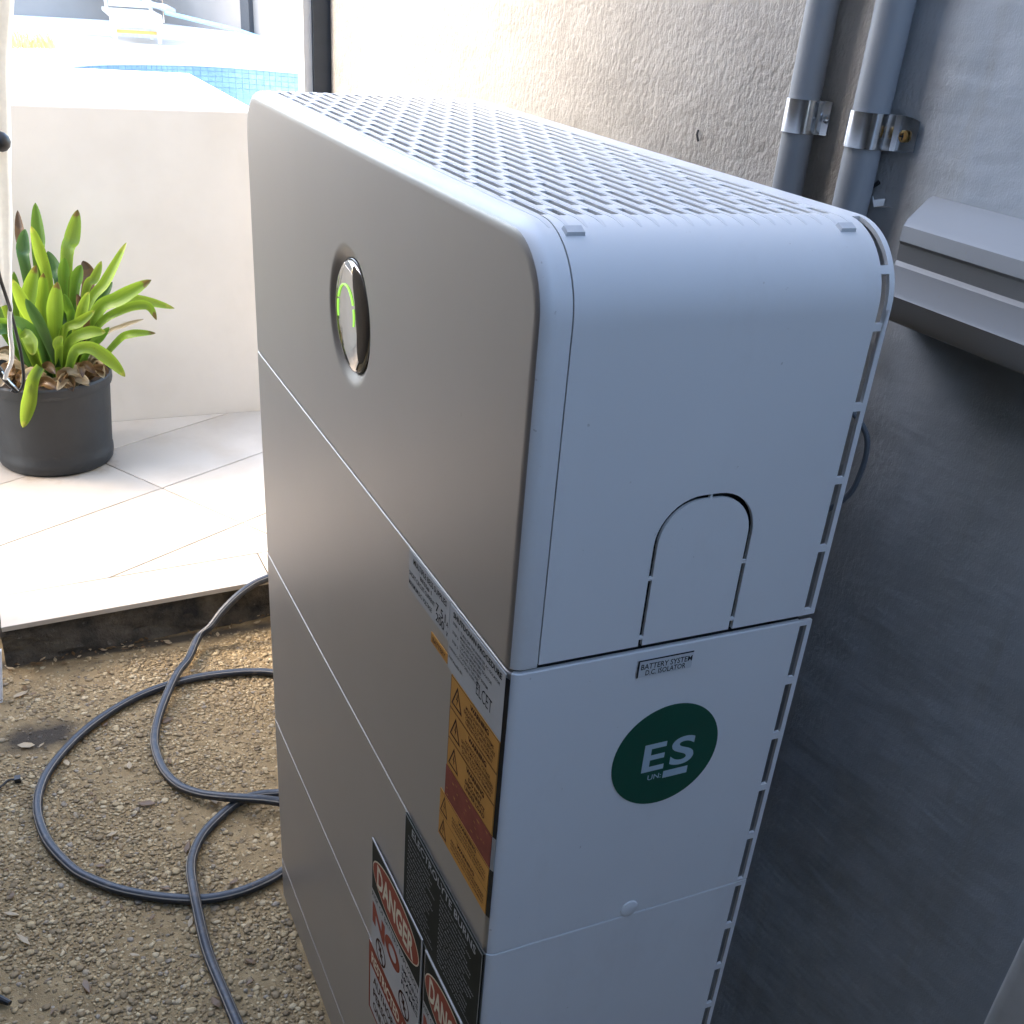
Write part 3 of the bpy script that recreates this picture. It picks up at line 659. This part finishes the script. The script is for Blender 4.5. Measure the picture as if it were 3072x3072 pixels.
rows = (('WARNING',('MULTIPLE BATTERY SYSTEMS','ISOLATE ALL SUPPLIES BEFORE','CARRYING OUT ANY WORK ON','THE ELECTRICAL EQUIPMENT')),('WARNING',('HAZARDOUS D.C. VOLTAGE','BATTERY MAY REMAIN ENERGIZED','AFTER THE ISOLATOR IS OPENED','DO NOT TOUCH THE TERMINALS')),('WARNING',('DO NOT','DISCONNECT','UNDER LOAD')))
for r_ in range(3):
    v1 = .8372-r_*.0294; L = Label('warning_label', FRONT, -.0985,-.0062,v1-.0290,v1, M['label_yellow'], notes=('upper','middle','lower')[r_]+' yellow warning label with a triangle')
    L.frame(0,1,0,1,'ink_brown',.006,.02); L.tri(.145,.12,.84,.23,'ink_brown'); hd,ls = rows[r_]; L.text(hd,.42,.80,.08,.25,'ink_brown',.03)
    n_ = len(ls); hh = .62/n_
    for k_,st in enumerate(ls): 
        wd = min(.34, .0118*len(st)) if n_ > 3 else .017*len(st)+.04
        L.text(st,.62-wd,.62+wd,.32+k_*hh,.32+k_*hh+hh*.72,'ink_brown',.015 if n_ > 3 else .03)
    L.done()
L = Label('red_strip', FRONT, -.1002,-.0066,.7168,.7482, M['label_red']); 
for k_ in range(26):
    u = random.uniform(.03,.9); v = random.uniform(.05,.92); L.poly([(u,v),(u+random.uniform(.01,.07),v+random.uniform(-.02,.02)),(u+random.uniform(.02,.05),v+.03)],'label_yellow')
L.done()
L = Label('warning_label', FRONT, -.1095,-.0070,.6668,.7160, M['label_yellow'], notes='yellow warning label with two triangles below the red strip')
for r_ in range(2):
    a = r_*.5; L.tri(.10,.03+a,.44+a,.16,'ink_brown'); L.text('WARNING',.40,.76,.05+a,.13+a,'ink_brown',.03)
    for k_,st in enumerate(('ARC FLASH AND SHOCK HAZARD','APPROPRIATE PPE REQUIRED WHEN','WORKING ON THIS EQUIPMENT')): L.text(st,.27,.95,.17+a+k_*.085,.23+a+k_*.085,'ink_brown',.012)
L.rect(0,1,0,.012,'ink_brown'); L.rect(0,1,.495,.503,'ink_brown'); L.done()
L = Label('electrolyte_sign', FRONT, -.186,-.0016,.5115,.6268, M['sign_black'], t=.0016, base=.0005, notes='black electrolyte burns sign with small pale print')
L.text('ELECTROLYTE BURNS',.10,.93,.045,.125,'ink_grey',.01)
random.seed(3)
for u0,u1,v0,n_ in ((.05,.44,.17,15),(.50,.95,.17,15)):
    for k_ in range(n_):
        v = v0+k_*.05; L.text(random.choice(('Flush eyes and skin with clean water','Avoid contact with the battery fluid','Seek medical advice without delay','Remove all contaminated clothing','Wear gloves and eye protection','Keep sparks and flames well away')),u0,u1-random.uniform(0,.14),v,v+.026,'ink_grey',.004)
L.frame(0,1,0,1,'ink_grey',.004,.012); L.done()
def danger(u0,u1,v0,v1,full,note):
    L = Label('danger_sign', FRONT, u0,u1,v0,v1, M['sign_white'], t=.0012, base=.0022, notes=note)
    L.rect(.012,.988,.012,.44,'sign_black',.00015); L.ell(.5,.225,.47,.19,'sign_cream#oval_border',.0003); L.ell(.5,.225,.458,.177,'sign_red#oval',.00045)
    L.text('DANGER',.13,.87,.125,.325,'sign_cream',.03,lift=.0006)
    L.text('RISK OF BATTERY EXPLOSION',.02,.97,.46,.505,'ink',.012); L.rect(.0,1,.525,.531,'ink_grey')
    L.text('NO',.03,.62,.545,.745,'sign_red',.05); L.rect(0,1,.765,.771,'ink_grey')
    for k_,st in enumerate(('SMOKING','SPARKS','FLAMES')): L.text(st,.66,.98,.548+k_*.068,.593+k_*.068,'ink',.02)
    for q_,cu in enumerate((.22,.72)):
        ic = 'ink_brown#prohibition_icon'+' '*q_; L.ring(cu,.885,.11,.105,.16,ic); L.poly([(cu-.07,.815),(cu-.045,.807),(cu+.07,.955),(cu+.045,.963)],ic,True,.0003); L.rect(cu-.045,cu+.045,.877,.893,ic); L.rect(cu-.010,cu+.010,.83,.93,ic)
    L.done()
danger(-.2805,-.1290,.3560,.5150,True,'danger no smoking sign on the middle module')
danger(-.1200,-.0020,.3560,.5110,True,'danger sign partly covering the foot of the black sign')
L = Label('restricted_sign', FRONT, -.2925,-.1300,.2380,.3512, M['sign_white'], base=.0011, notes='restricted area sign on the lowest module')
L.frame(0,1,0,1,'sign_red#sign_border',.025,.035); L.rect(.0,1,.0,.31,'sign_red#title_band',.0003); L.text('RESTRICTED AREA',.06,.94,.09,.25,'sign_cream',.03,lift=.0005)
for k_,st in enumerate(('AUTHORIZED','PERSONNEL','ONLY')): L.text(st,.10,.10+.065*len(st),.38+k_*.19,.50+k_*.19,'ink_brown',.02)
L.done()
for z0,z1,mt in ((.749,.893,'black'),(.7165,.7485,'sign_white'),(.667,.716,'black')):   # label edges lapped round the corner
    g = MB(); g.prism([(0,z0),(1,z0),(1,z1),(0,z1)], lambda u,v,t:(-.0006+u*.0022*.55+t*.6, .0058-u*.0035+t*0, v) , 0, .0008); g.build('label_edge', M[mt], cab, smooth=False)
# side: isolator label and the green ES disc
L = Label('isolator_label', SIDE, .1015,.1478,.8758,.8898, M['label_pale'], t=.0012)
L.text('BATTERY SYSTEM',.045,.985,.20,.54); L.text('D.C. ISOLATOR',.14,.88,.60,.92); L.rect(-.01,1.0,-.07,.02,'ink'); L.rect(-.018,.012,-.07,1.0,'ink'); L.done()
ec = (.140,.796); er = .0475
g = MB(); g.prism([(ec[0]+er*math.cos(2*math.pi*k_/72), ec[1]+er*math.sin(2*math.pi*k_/72)) for k_ in range(72)], SIDE, 0, .0006); es = g.build('es_sticker', M['sticker_green'], cab, ang=40)
es['label'] = 'round green sticker with pale ES letters'
g = MB()
def st_text(st,u0,u1,v0,v1,bold):
    v,f = glyphs(st,bold); g.add([SIDE(u0+(u1-u0)*a, v0+(v1-v0)*b, .0009) for a,b in v], f)
st_text('E',.1195,.1395,.783,.810,.022); st_text('S',.1445,.1662,.7832,.8108,.022); st_text('UN:',.1265,.1388,.7742,.7792,.01)
g.add([SIDE(u,v,.0009) for u,v in ((.1405,.773),(.1630,.773),(.1630,.780),(.1405,.780))],[(0,1,2,3)])
g.build('lettering', M['ink_pale'], es, smooth=False, fix=False)

# ================================================================ fittings on the house wall
def conduit(y, r, lab):
    g = MB(); g.tube([(0,0,z) for z in (.60,1.0,1.4,2.0,2.98)], r, 28)
    o = g.build('conduit', M['conduit'], ang=40); o.location = (WX-r-.0008,y,0); return tag(o, lab, 'pipe', 'grey conduits on the house wall')
conduit(.2680,.0133,'grey vertical conduit farther from the duct, clamped to the house wall')
conduit(.1830,.0145,'grey vertical conduit nearer the duct, its clamp held by a brass screw')
def saddle(y, r, lab, wide, tilt):
    CX = WX-r-.0008
    t = thing('saddle_clamp', lab, 'clamp', (CX,y,1.2205), 'steel pipe clamps')
    ri, ro, h = r+.0004, r+.0018, .0128; g = MB(); prof_o = []; prof_i = []
    # in plan (x towards the wall is +, the tab lies on the wall towards -Y)
    for k_ in range(25):
        a = R_(70+k_*(270-70+18)/24); prof_o.append((ro*math.cos(a), ro*math.sin(a))); prof_i.append((ri*math.cos(a), ri*math.sin(a)))
    wx = WX-CX-.0006
    for px,py in ((wx-.004,-ro-.0008),(wx-.0016,-ro-.0045),(wx-.0012,-ro-wide*.6),(wx-.0010-tilt,-ro-wide)):
        prof_o.append((px,py)); prof_i.append((px+.0013,py+.0002))
    prof_o = [(wx,ro*math.sin(R_(70)))]+prof_o; prof_i = [(wx,ri*math.sin(R_(70))-.0004)]+prof_i
    def hh(k_): 
        e = max(0, k_-(len(prof_o)-3))/2; return h*(1-.16*e*e)
    rings = [[(p[0],p[1],hh(k_)),(p[0],p[1],-hh(k_)),(q[0],q[1],-hh(k_)),(q[0],q[1],hh(k_))] for k_,(p,q) in enumerate(zip(prof_o,prof_i))]
    g.loft(rings, True, True, True); g.build('strap', M['steel'], t, ang=28)
    return t, ro, wx
t, ro, wx = saddle(.2680,.0133,'steel clamp on the far conduit with a short curled tab',.012,.005)
g = MB(); g.lathe([(.0035,0),(.0032,.0012),(.0015,.0018)], seg=14, cap1=True); o = g.build('screw', M['steel'], t); o.location = (wx-.0042,-ro-.0068,0); o.rotation_euler = (0,R_(-90),0)
t, ro, wx = saddle(.1830,.0145,'steel clamp on the near conduit with a brass screw in its wide tab',.0255,.0015)
g = MB(); g.lathe([(.0044,0),(.0042,.0014),(.0022,.0022),(.0016,.0008)], seg=18, cap1=True); o = g.build('screw', M['brass'], t); o.location = (wx-.0025,-ro-.0118,-.001); o.rotation_euler = (0,R_(-90),0)
g = MB()
for a in (20,110): g.box(-.0026,.0026,-.0005,.0005,.0018,.0025) if a == 20 else g.box(-.0005,.0005,-.0026,.0026,.0019,.0026)
o = g.build('screw_slot', M['black'], t, smooth=False); o.location = (wx-.0025,-ro-.0118,-.001); o.rotation_euler = (R_(25),R_(-90),0)
# plastic duct cover along the wall, moulded profile
dp = [(0,1.184),(.010,1.1835),(.050,1.1735),(.0555,1.170),(.0570,1.160),(.0545,1.1575),(.0520,1.1455),(.0540,1.1425),(.0565,1.1255),(.0580,1.1225),(.0560,1.1185),(.0530,1.1075),(.050,1.1035),(.030,1.0965),(0,1.0935)]
g = MB(); n_ = 30; rings = []
for k_ in range(n_+1):
    tt = k_/n_; row = []
    for p,z in dp: row.append((-p, (.112-.62*p)*(1-tt)+(-2.4)*tt, z))
    rings.append(row)
g.loft(rings, True, True, True)
duct = tag(g.build('duct_cover', M['duct'], ang=22), 'pale grey plastic duct with a ridged front along the house wall', 'duct'); duct.location = (WX-.0006,0,0)
g = MB(); ring_ = lambda z,dy: [(WX-.052,-.212+dy,z),(WX-.052,-.206+dy,z),(WX-.046,-.2005+dy,z),(WX-.002,-.2005+dy,z),(WX-.002,-.276+dy,z),(WX-.046,-.276+dy,z),(WX-.052,-.270+dy,z)]
g.loft([ring_(0,-.004),ring_(.3,-.004),ring_(.66,-.004),ring_(.82,-.006),ring_(.95,-.03)], True, True, True)
tag(g.build('drain_pipe', M['board'], ang=50), 'pale flat-sided drain pipe below the duct at the bottom right', 'pipe')
g = MB(); g.tube(crom([(.262,.10,1.06),(.284,.060,1.05),(.299,.038,1.03),(.301,.035,1.0),(.295,.044,.97),(.279,.09,.93),(.262,.15,.91)],8), .0022, 10)
tag(g.build('loose_cable', M['cable']), 'thin dark cable looping out behind the cabinet', 'cable')

# ================================================================ garden hose: one run from the terrace, looping on the ground
A = [(.135,1.362),(.088,1.384),(.045,1.393),(-.009,1.396),(-.064,1.389),(-.125,1.369),(-.174,1.343),(-.229,1.301),(-.272,1.256),(-.309,1.201),(-.334,1.145),(-.348,1.081),(-.347,1.019),(-.335,.965),(-.306,.899),(-.277,.86),(-.241,.824),(-.189,.79),(-.135,.766),(-.087,.757),(-.044,.76),(.002,.776)]
Bt = [(.62,1.95,.110),(.40,1.74,.110),(.29,1.655,.111),(.187,1.598,.112),(.149,1.582,.109),(.109,1.559,.100),(.069,1.543,.075),(.039,1.53,.048),(.010,1.525,.028)]
B = [(-.024,1.461),(-.058,1.394),(-.092,1.325),(-.119,1.258),(-.134,1.2),(-.136,1.149),(-.129,1.1),(-.111,1.052),(-.085,1.016),(-.057,.99),(-.024,.967),(.01,.952),(.041,.94)]
Cc = [(.05,.975),(.026,.982),(-.002,.983),(-.033,.972),(-.067,.944),(-.096,.911),(-.118,.87),(-.133,.822),(-.139,.762),(-.14,.697),(-.138,.639),(-.133,.574),(-.128,.512),(-.122,.448),(-.118,.36),(-.12,.2),(-.14,0),(-.2,-.3)]
zg = .0112
bump_ = lambda x,y,c,h,s_: h*math.exp(-((x-c[0])**2+(y-c[1])**2)/s_**2)
Bz = [(x,y,zg+bump_(x,y,(-.06,1.392),.0185,.085)+bump_(x,y,(-.012,.965),.0185,.085)) for x,y in B]
Az = [(x,y,zg) for x,y in A]; Cz = [(x,y,zg+bump_(x,y,(-.138,.766),.0185,.085)) for x,y in Cc]
path = Bt+Bz+[(.11,.91,.0112),(.19,.95,.0112),(.235,1.06,.0112),(.235,1.2,.0112),(.195,1.31,.0112)]+Az+[(.05,.80,.02),(.10,.85,.031),(.115,.91,.031),(.09,.96,.02)]+Cz
pts = crom(path, 7); g = MB(); SEG = 18; g.tube([(p.x+.0012*math.sin(i*.21), p.y+.0012*math.cos(i*.17), p.z-.0008) for i,p in enumerate(pts)], lambda t: .0083*(1+.02*math.sin(t*170)), SEG, up=Vector((0,0,1)))
hose = g.build('garden_hose', M['hose'], ang=60, fix=False)
uvl = hose.data.uv_layers.new(name='UVMap')
for pl in hose.data.polygons:
    if len(pl.vertices) != 4: continue
    js = [v_ % SEG for v_ in pl.vertices]; wrap = max(js) - min(js) > SEG/2
    for li, j in zip(pl.loop_indices, js): uvl.data[li].uv = ((j + (SEG if wrap and j < SEG/2 else 0))/SEG, 0)
tag(hose, 'dark hose with pale stripes looped on the pebbled ground', 'hose')
# small things dropped on the ground
g = MB(); g.tube(crom([(-.44,1.145,.004),(-.406,1.16,.006),(-.391,1.173,.008),(-.377,1.1715,.007)],5), .0022, 6); g.box(-.381,-.371,1.166,1.178,.003,.012)
tag(g.build('cable_tie', M['black']), 'black cable tie lying on the pebbles left of the hose loop', 'cable tie')
g = MB(); g.tube([(-.50,.73,.009),(-.427,.668,.009),(-.4145,.656,.008)], lambda t: .006 if t < .9 else .004, 10)
tag(g.build('bolt', M['black']), 'dark ribbed rod end lying at the bottom left corner', 'rod')
g = MB(); g.loft([[(-.405,1.437,0),(-.390,1.44,0),(-.388,1.452,0),(-.403,1.449,0)],[(-.389,1.487,.088),(-.376,1.490,.088),(-.375,1.500,.088),(-.388,1.497,.088)]],True,True,True)
tag(g.build('board_offcut', M['board'], smooth=False), 'white board offcut leaning by the corner of the step', 'board')

# ================================================================ potted bromeliad
PC = (-.19,2.45)
pot = MB(); pot.lathe([(.10,0),(.139,0),(.1445,.006),(.1475,.02),(.1480,.035),(.1462,.040),(.1475,.06),(.1580,.205),(.1585,.212),(.1640,.214),(.1660,.222),(.1660,.238),(.1630,.243),(.1585,.241),(.155,.225),(.150,.19)], (0,0,0), 64, cap0=True)
po = pot.build('plant_pot', M['pot'], ang=30); po.location = (*PC, ZTILE+.001)
tag(po, 'round black plastic pot on the cream tiles holding a bromeliad', 'pot')
g = MB(); g.lathe([(.001,.205),(.05,.213),(.10,.207),(.1525,.198)], seg=32, cap0=True); g.build('soil', M['soil'], po)
plant = thing('bromeliad','leafy green bromeliad with brown dead leaves growing in the black pot','plant',(*PC,ZTILE+.2))
LEAVES = [
([(-0.163, 2.5, 0.582), (-0.154, 2.53, 0.657), (-0.148, 2.55, 0.739)],0.0406,'g'),
([(-0.19, 2.5, 0.596), (-0.193, 2.55, 0.653), (-0.191, 2.57, 0.717)],0.031,'b'),
([(-0.098, 2.5, 0.601), (-0.074, 2.54, 0.653), (-0.049, 2.56, 0.72)],0.0457,'t'),
([(-0.15, 2.47, 0.547), (-0.158, 2.47, 0.629), (-0.169, 2.47, 0.699)],0.0368,'y'),
([(-0.196, 2.48, 0.587), (-0.195, 2.5, 0.637), (-0.182, 2.52, 0.682)],0.0387,'d'),
([(-0.12, 2.5, 0.532), (-0.124, 2.54, 0.579), (-0.135, 2.56, 0.619)],0.0387,'d'),
([(-0.117, 2.46, 0.542), (-0.11, 2.46, 0.587), (-0.103, 2.46, 0.625)],0.0341,'g'),
([(-0.09, 2.46, 0.534), (-0.08, 2.46, 0.572), (-0.065, 2.46, 0.606)],0.0368,'g'),
([(-0.057, 2.5, 0.526), (-0.047, 2.52, 0.564), (-0.055, 2.53, 0.6)],0.0445,'b'),
([(-0.063, 2.47, 0.534), (-0.036, 2.48, 0.566), (-0.013, 2.49, 0.607)],0.0279,'y'),
([(-0.063, 2.44, 0.503), (-0.012, 2.43, 0.57), (0.046, 2.42, 0.667)],0.0329,'y'),
([(-0.06, 2.46, 0.48), (-0.024, 2.47, 0.519), (0.007, 2.48, 0.556)],0.031,'d'),
([(-0.213, 2.42, 0.473), (-0.199, 2.4, 0.553), (-0.173, 2.39, 0.624)],0.0433,'t'),
([(-0.179, 2.43, 0.482), (-0.169, 2.42, 0.547), (-0.159, 2.41, 0.6)],0.0368,'t'),
([(-0.154, 2.39, 0.447), (-0.145, 2.36, 0.527), (-0.132, 2.35, 0.592)],0.0472,'t'),
([(-0.195, 2.4, 0.453), (-0.216, 2.37, 0.531), (-0.234, 2.36, 0.6)],0.0406,'y'),
([(-0.159, 2.36, 0.378), (-0.182, 2.34, 0.48), (-0.21, 2.34, 0.557)],0.0341,'d'),
([(-0.109, 2.42, 0.472), (-0.111, 2.41, 0.513), (-0.118, 2.41, 0.548)],0.031,'g'),
([(-0.101, 2.38, 0.458), (-0.082, 2.36, 0.518), (-0.063, 2.35, 0.566)],0.0341,'y'),
([(-0.138, 2.38, 0.453), (-0.097, 2.35, 0.49), (-0.056, 2.34, 0.522)],0.029,'y'),
([(-0.051, 2.4, 0.496), (0.011, 2.37, 0.543), (0.09, 2.36, 0.588)],0.0433,'t'),
([(-0.039, 2.42, 0.497), (0.043, 2.4, 0.527), (0.145, 2.39, 0.506)],0.0356,'y'),
([(-0.056, 2.4, 0.457), (0.011, 2.37, 0.512), (0.072, 2.36, 0.524), (0.092, 2.35, 0.489)],0.029,'t'),
([(-0.037, 2.41, 0.435), (0.015, 2.39, 0.467), (0.064, 2.38, 0.484)],0.0132,'s'),
([(-0.011, 2.38, 0.425), (0.026, 2.35, 0.455), (0.085, 2.34, 0.458)],0.0255,'t'),
([(-0.126, 2.36, 0.433), (-0.078, 2.33, 0.469), (-0.038, 2.32, 0.472)],0.0368,'y'),
([(-0.135, 2.33, 0.386), (-0.116, 2.3, 0.436), (-0.079, 2.29, 0.443), (-0.038, 2.28, 0.41), (-0.008, 2.275, 0.37)],0.0406,'y'),
([(-0.203, 2.3, 0.4), (-0.226, 2.283, 0.372), (-0.243, 2.283, 0.32), (-0.265, 2.283, 0.253)],0.0445,'y'),
([(-0.223, 2.34, 0.461), (-0.214, 2.31, 0.459), (-0.216, 2.3, 0.43)],0.0406,'y'),
([(-0.155, 2.34, 0.419), (-0.153, 2.32, 0.45), (-0.141, 2.31, 0.471)],0.031,'y'),
([(-0.191, 2.38, 0.441), (-0.222, 2.34, 0.492), (-0.255, 2.32, 0.522)],0.0341,'d'),
([(-0.23, 2.38, 0.461), (-0.258, 2.35, 0.494), (-0.294, 2.34, 0.505)],0.0329,'g'),
([(-0.25, 2.36, 0.46), (-0.273, 2.33, 0.487), (-0.302, 2.32, 0.478)],0.0329,'d'),
([(-0.087, 2.42, 0.431), (-0.054, 2.43, 0.47), (-0.027, 2.44, 0.505)],0.0348,'d'),
([(-0.083, 2.41, 0.448), (-0.082, 2.39, 0.5), (-0.089, 2.38, 0.554)],0.031,'b'),
([(-0.078, 2.36, 0.423), (-0.053, 2.34, 0.453), (-0.027, 2.33, 0.482)],0.0255,'g'),
([(-0.166, 2.44, 0.43), (-0.157, 2.46, 0.484), (-0.143, 2.48, 0.545)],0.0348,'d'),
([(-0.126, 2.44, 0.427), (-0.112, 2.46, 0.471), (-0.091, 2.47, 0.521)],0.0329,'d'),
([(-0.223, 2.46, 0.43), (-0.228, 2.48, 0.499), (-0.224, 2.5, 0.584)],0.0368,'g'),
([(-0.242, 2.46, 0.435), (-0.255, 2.48, 0.514), (-0.245, 2.5, 0.611)],0.0368,'y'),
([(-0.262, 2.48, 0.426), (-0.283, 2.5, 0.496), (-0.297, 2.5, 0.565)],0.0368,'g'),
([(-0.101, 2.42, 0.428), (-0.071, 2.42, 0.452), (-0.048, 2.43, 0.47)],0.031,'d'),
]
def leaf(pts, wd, kind, name='leaf', fold=.42):
    P = crom(pts, 7); n = len(P); g = MB(); Nn = Vector((random.uniform(-.35,.35),-.85,random.uniform(.2,.6))).normalized(); uvs = []
    root = Vector((*PC,ZTILE+.2))
    for i,p in enumerate(P):
        t = i/(n-1); tg = (P[min(i+1,n-1)]-P[max(i-1,0)]).normalized(); sd_ = tg.cross(Nn).normalized(); nn = sd_.cross(tg).normalized()
        prof = min(1, .55+.65*t)*(1 if t < .62 else max(0,1-((t-.62)/.38)**1.9)**.8); w2 = max(.0008, wd*.5*prof)
        wave = .05*math.sin(t*9+wd*900)
        for q in (-1,-.5,0,.5,1): g.v.append(tuple(p - root + sd_*w2*q + nn*(w2*fold*(abs(q)**1.4) + w2*wave*q))); uvs.append(((q+1)/2,t))
    for i in range(n-1):
        for j in range(4): g.f.append((i*5+j,i*5+j+1,(i+1)*5+j+1,(i+1)*5+j)); g.m.append(0)
    o = g.build(name, M['leaf_'+kind], plant, ang=180, fix=False); uvl = o.data.uv_layers.new(name='UVMap')
    for lp in o.data.loops: uvl.data[lp.index].uv = uvs[lp.vertex_index]
    return o
for pts,wd,kd in LEAVES:
    b = pts[0]
    if b[2] > .40:
        r0_ = (PC[0]+.02+(b[0]-PC[0]-.02)*.45, 2.45+(b[1]-2.45)*.4, ZTILE+.215); pts = [r0_]+list(pts)
    leaf(pts, wd*.86, kd)
random.seed(21)
for k_ in range(46):          # dead leaves lying over the rim
    a = random.uniform(-2.9,.35) if k_ < 34 else random.uniform(0,6.28); r = random.uniform(.05,.135); l_ = random.uniform(.09,.19); b = a+random.uniform(-1.2,1.2)
    x, y = PC[0]+r*math.cos(a), PC[1]+r*math.sin(a); z = ZTILE+.225+random.uniform(0,.035)
    e = (x+l_*math.cos(b)*.6, y+l_*math.sin(b)*.6, z+random.uniform(-.012,.022))
    d_ = math.hypot(e[0]-PC[0], e[1]-PC[1])
    if d_ > .175: e = (PC[0]+(e[0]-PC[0])*.175/d_, PC[1]+(e[1]-PC[1])*.175/d_, max(e[2],ZTILE+.247))
    mid = ((x+e[0])/2, (y+e[1])/2, max(z,e[2])+random.uniform(.004,.02))
    leaf([(x,y,z),mid,e], random.uniform(.016,.032), random.choice('ssbbb'), 'dead_leaf', .9)

# ================================================================ furled parasol hanging at the left edge
par = thing('furled_parasol','cream furled parasol with black strap hanging in front of the pot','parasol',(-.29,1.9,.66))
g = MB(); rings = []
for k_ in range(40):
    t = k_/39; z = .664+t*1.5; redge = np.interp(z,[.664,.74,.84,.98,1.075,1.137,1.206,1.5,2.2],[-.246,-.233,-.218,-.199,-.185,-.175,-.157,-.12,-.10]); rad = .042+.03*min(1,t*2.2); cx = redge-rad
    ring = []
    for q in range(40):
        a = 2*math.pi*q/40; rr_ = rad*(1-.14*(.5+.5*math.cos(a*9+z*1.5)))*(1+.02*math.sin(z*40+a*3)); ring.append((cx+rr_*math.cos(a)+.29, rr_*math.sin(a)*.9, z-.66))
    rings.append(ring)
g.loft(rings, True, True, True); g.build('canopy', M['cloth'], par, ang=60)
g = MB(); g.tube([(p[0]+.29,p[1]-1.9,p[2]-.66) for p in crom([(-.30,1.82,.86),(-.268,1.83,.768),(-.261,1.85,.717),(-.255,1.87,.673),(-.251,1.9,.633),(-.248,1.9,.59),(-.246,1.9,.555),(-.248,1.9,.507),(-.255,1.9,.484),(-.267,1.9,.474),(-.277,1.9,.479)],6)], .0034, 8); g.build('strap', M['black'], par)
g = MB(); g.tube([(p[0]+.29,p[1]-1.9,p[2]-.66) for p in [(-.318,1.9,.562),(-.296,1.9,.528),(-.280,1.9,.497),(-.266,1.9,.478)]], lambda t: .010-.005*t, 10); g.build('buckle', M['black'], par)
g = MB(); g.tube([(p[0]+.29,p[1]-1.9,p[2]-.66) for p in [(-.290,1.892,.523),(-.276,1.892,.497),(-.263,1.893,.480)]], .0022, 8); g.build('buckle_pin', M['steel'], par)
g = MB(); g.tube([(p[0]+.29,p[1]-1.9,p[2]-.66) for p in crom([(-.255,1.89,.70),(-.251,1.89,.661),(-.256,1.89,.639),(-.26,1.89,.605),(-.262,1.89,.571),(-.268,1.89,.542),(-.279,1.89,.522),(-.285,1.89,.507)],6)], .0045, 8); g.build('cord', M['cord'], par)
g = MB(); g.lathe([(.0008,-.018),(.009,-.0155),(.0155,-.009),(.018,0),(.0155,.009),(.009,.0155),(.0008,.018)], seg=20); o = g.build('toggle_ball', M['black'], par); o.location = (-.222+.29,1.835-1.9,.976-.66)

# ================================================================ far yard: white chair, pole, towel, dry grass
ch = thing('deck_chair','white slatted deck chair standing on the far pool deck','chair',(1.56,13.2,ZD))
def cb(name, mat, *a):
    g = MB(); g.box(*a); return g.build(name, mat, ch, smooth=False)
for x in (-.245,.215): cb('leg', M['resin'], x,x+.035,-.02,.02,.0,.25)
for x in (-.225,.20): cb('leg', M['resin'], x+.03,x+.06,.62,.65,.0,.25)
g = MB()
sec = []
for k_ in range(9): a = R_(-90+k_*20); sec.append((-.05-.05*math.cos(a)*.9+.03, .215+.075*math.sin(a)*.9))
sec += [(.66,.30),(.66,.265),(.0,.235)]
g.prism([(y,z) for y,z in sec], lambda u,v,t:(t,u,v), -.265, .27); g.build('seat', M['resin'], ch)
for k_ in range(9):
    z = .315+k_*.085; y = .55+k_*.045; cb('back_slat', M['resin'], -.20,.245,y,y+.028,z,z+.07)
for x in (-.225,.247): 
    g = MB(); g.tube([(x,.50,.25),(x,.98,1.12)], .018, 8); g.build('back_post', M['resin'], ch)
cb('stretcher', M['resin_lit'], -.21,.215,.05,.08,.085,.115); cb('stretcher', M['resin'], -.21,.215,.3,.33,.12,.15)  # front stretcher carries its lit tone as colour
tw = MB(); rings = []
for k_ in range(9):
    t = k_/8; x = 1.68+.34*t; rr_ = .045*(.6+.4*math.sin(t*math.pi))*(1+.2*math.sin(t*11)); rings.append([(x, 13.42+rr_*math.cos(a)*1.2, .832-.06*t+rr_*math.sin(a)*.8) for a in [2*math.pi*q/12 for q in range(12)]])
tw.loft(rings, True, True, True); tag(tw.build('towel', M['towel'], ang=80), 'pale grey towel bundled on the seat of the white deck chair', 'towel')
g = MB(); g.tube([(1.88,13.25,.755),(2.6,13.03,.64),(3.30,12.82,.468)], .022, 10)
tag(g.build('pool_pole', M['pole']), 'light blue pool pole leaning from the deck chair down to the deck', 'pole')
g = MB(); random.seed(5)
for k_ in range(420):
    x = random.uniform(-.4,.62); y = 11.8+(x-.22)*.6+random.gauss(0,.12); h_ = random.uniform(.05,.16); dx = random.uniform(-.07,.07); dy = random.uniform(-.05,.05)
    g.add([(x-.006,y,ZD-.006),(x+.006,y,ZD-.006),(x+dx*.5+.004,y+dy*.5,ZD+h_*.6),(x+dx,y+dy,ZD+h_)],[(0,1,2),(0,2,3)])
gr_ = stuff(g.build('dry_grass', M['drygrass'], smooth=False, fix=False)); gr_['label'] = 'patch of dry yellow grass on the pool deck'; gr_['category'] = 'grass'

# dirt flakes and leaf litter swept against the step and the hose
g = MB(); random.seed(14)
for k_ in range(150):
    if k_ < 90: x = random.uniform(-.42,.2); y = 1.572+.0795*(x+.372)-abs(random.gauss(0,.022))
    else: x = random.uniform(-.42,-.02); y = random.uniform(.5,1.5)
    a = random.uniform(0,6.28); l_ = random.uniform(.003,.010) if k_ < 130 else random.uniform(.010,.018); w_ = l_*random.uniform(.25,.5); z = .0035+random.uniform(0,.002); c_, s_ = math.cos(a), math.sin(a)
    P = [(-l_,0,0),(-l_*.3,-w_,.0012),(l_*.5,-w_*.8,.0006),(l_,0,.0022),(l_*.4,w_,.0008),(-l_*.4,w_*.9,.0015)]
    g.add([(x+p[0]*c_-p[1]*s_, y+p[0]*s_+p[1]*c_, z+p[2]) for p in P], [tuple(range(6))], random.choice((0,0,1)))
lt = stuff(g.build('leaf_litter', [M['leaf_b'],M['leaf_s']], ground, smooth=False, fix=False))
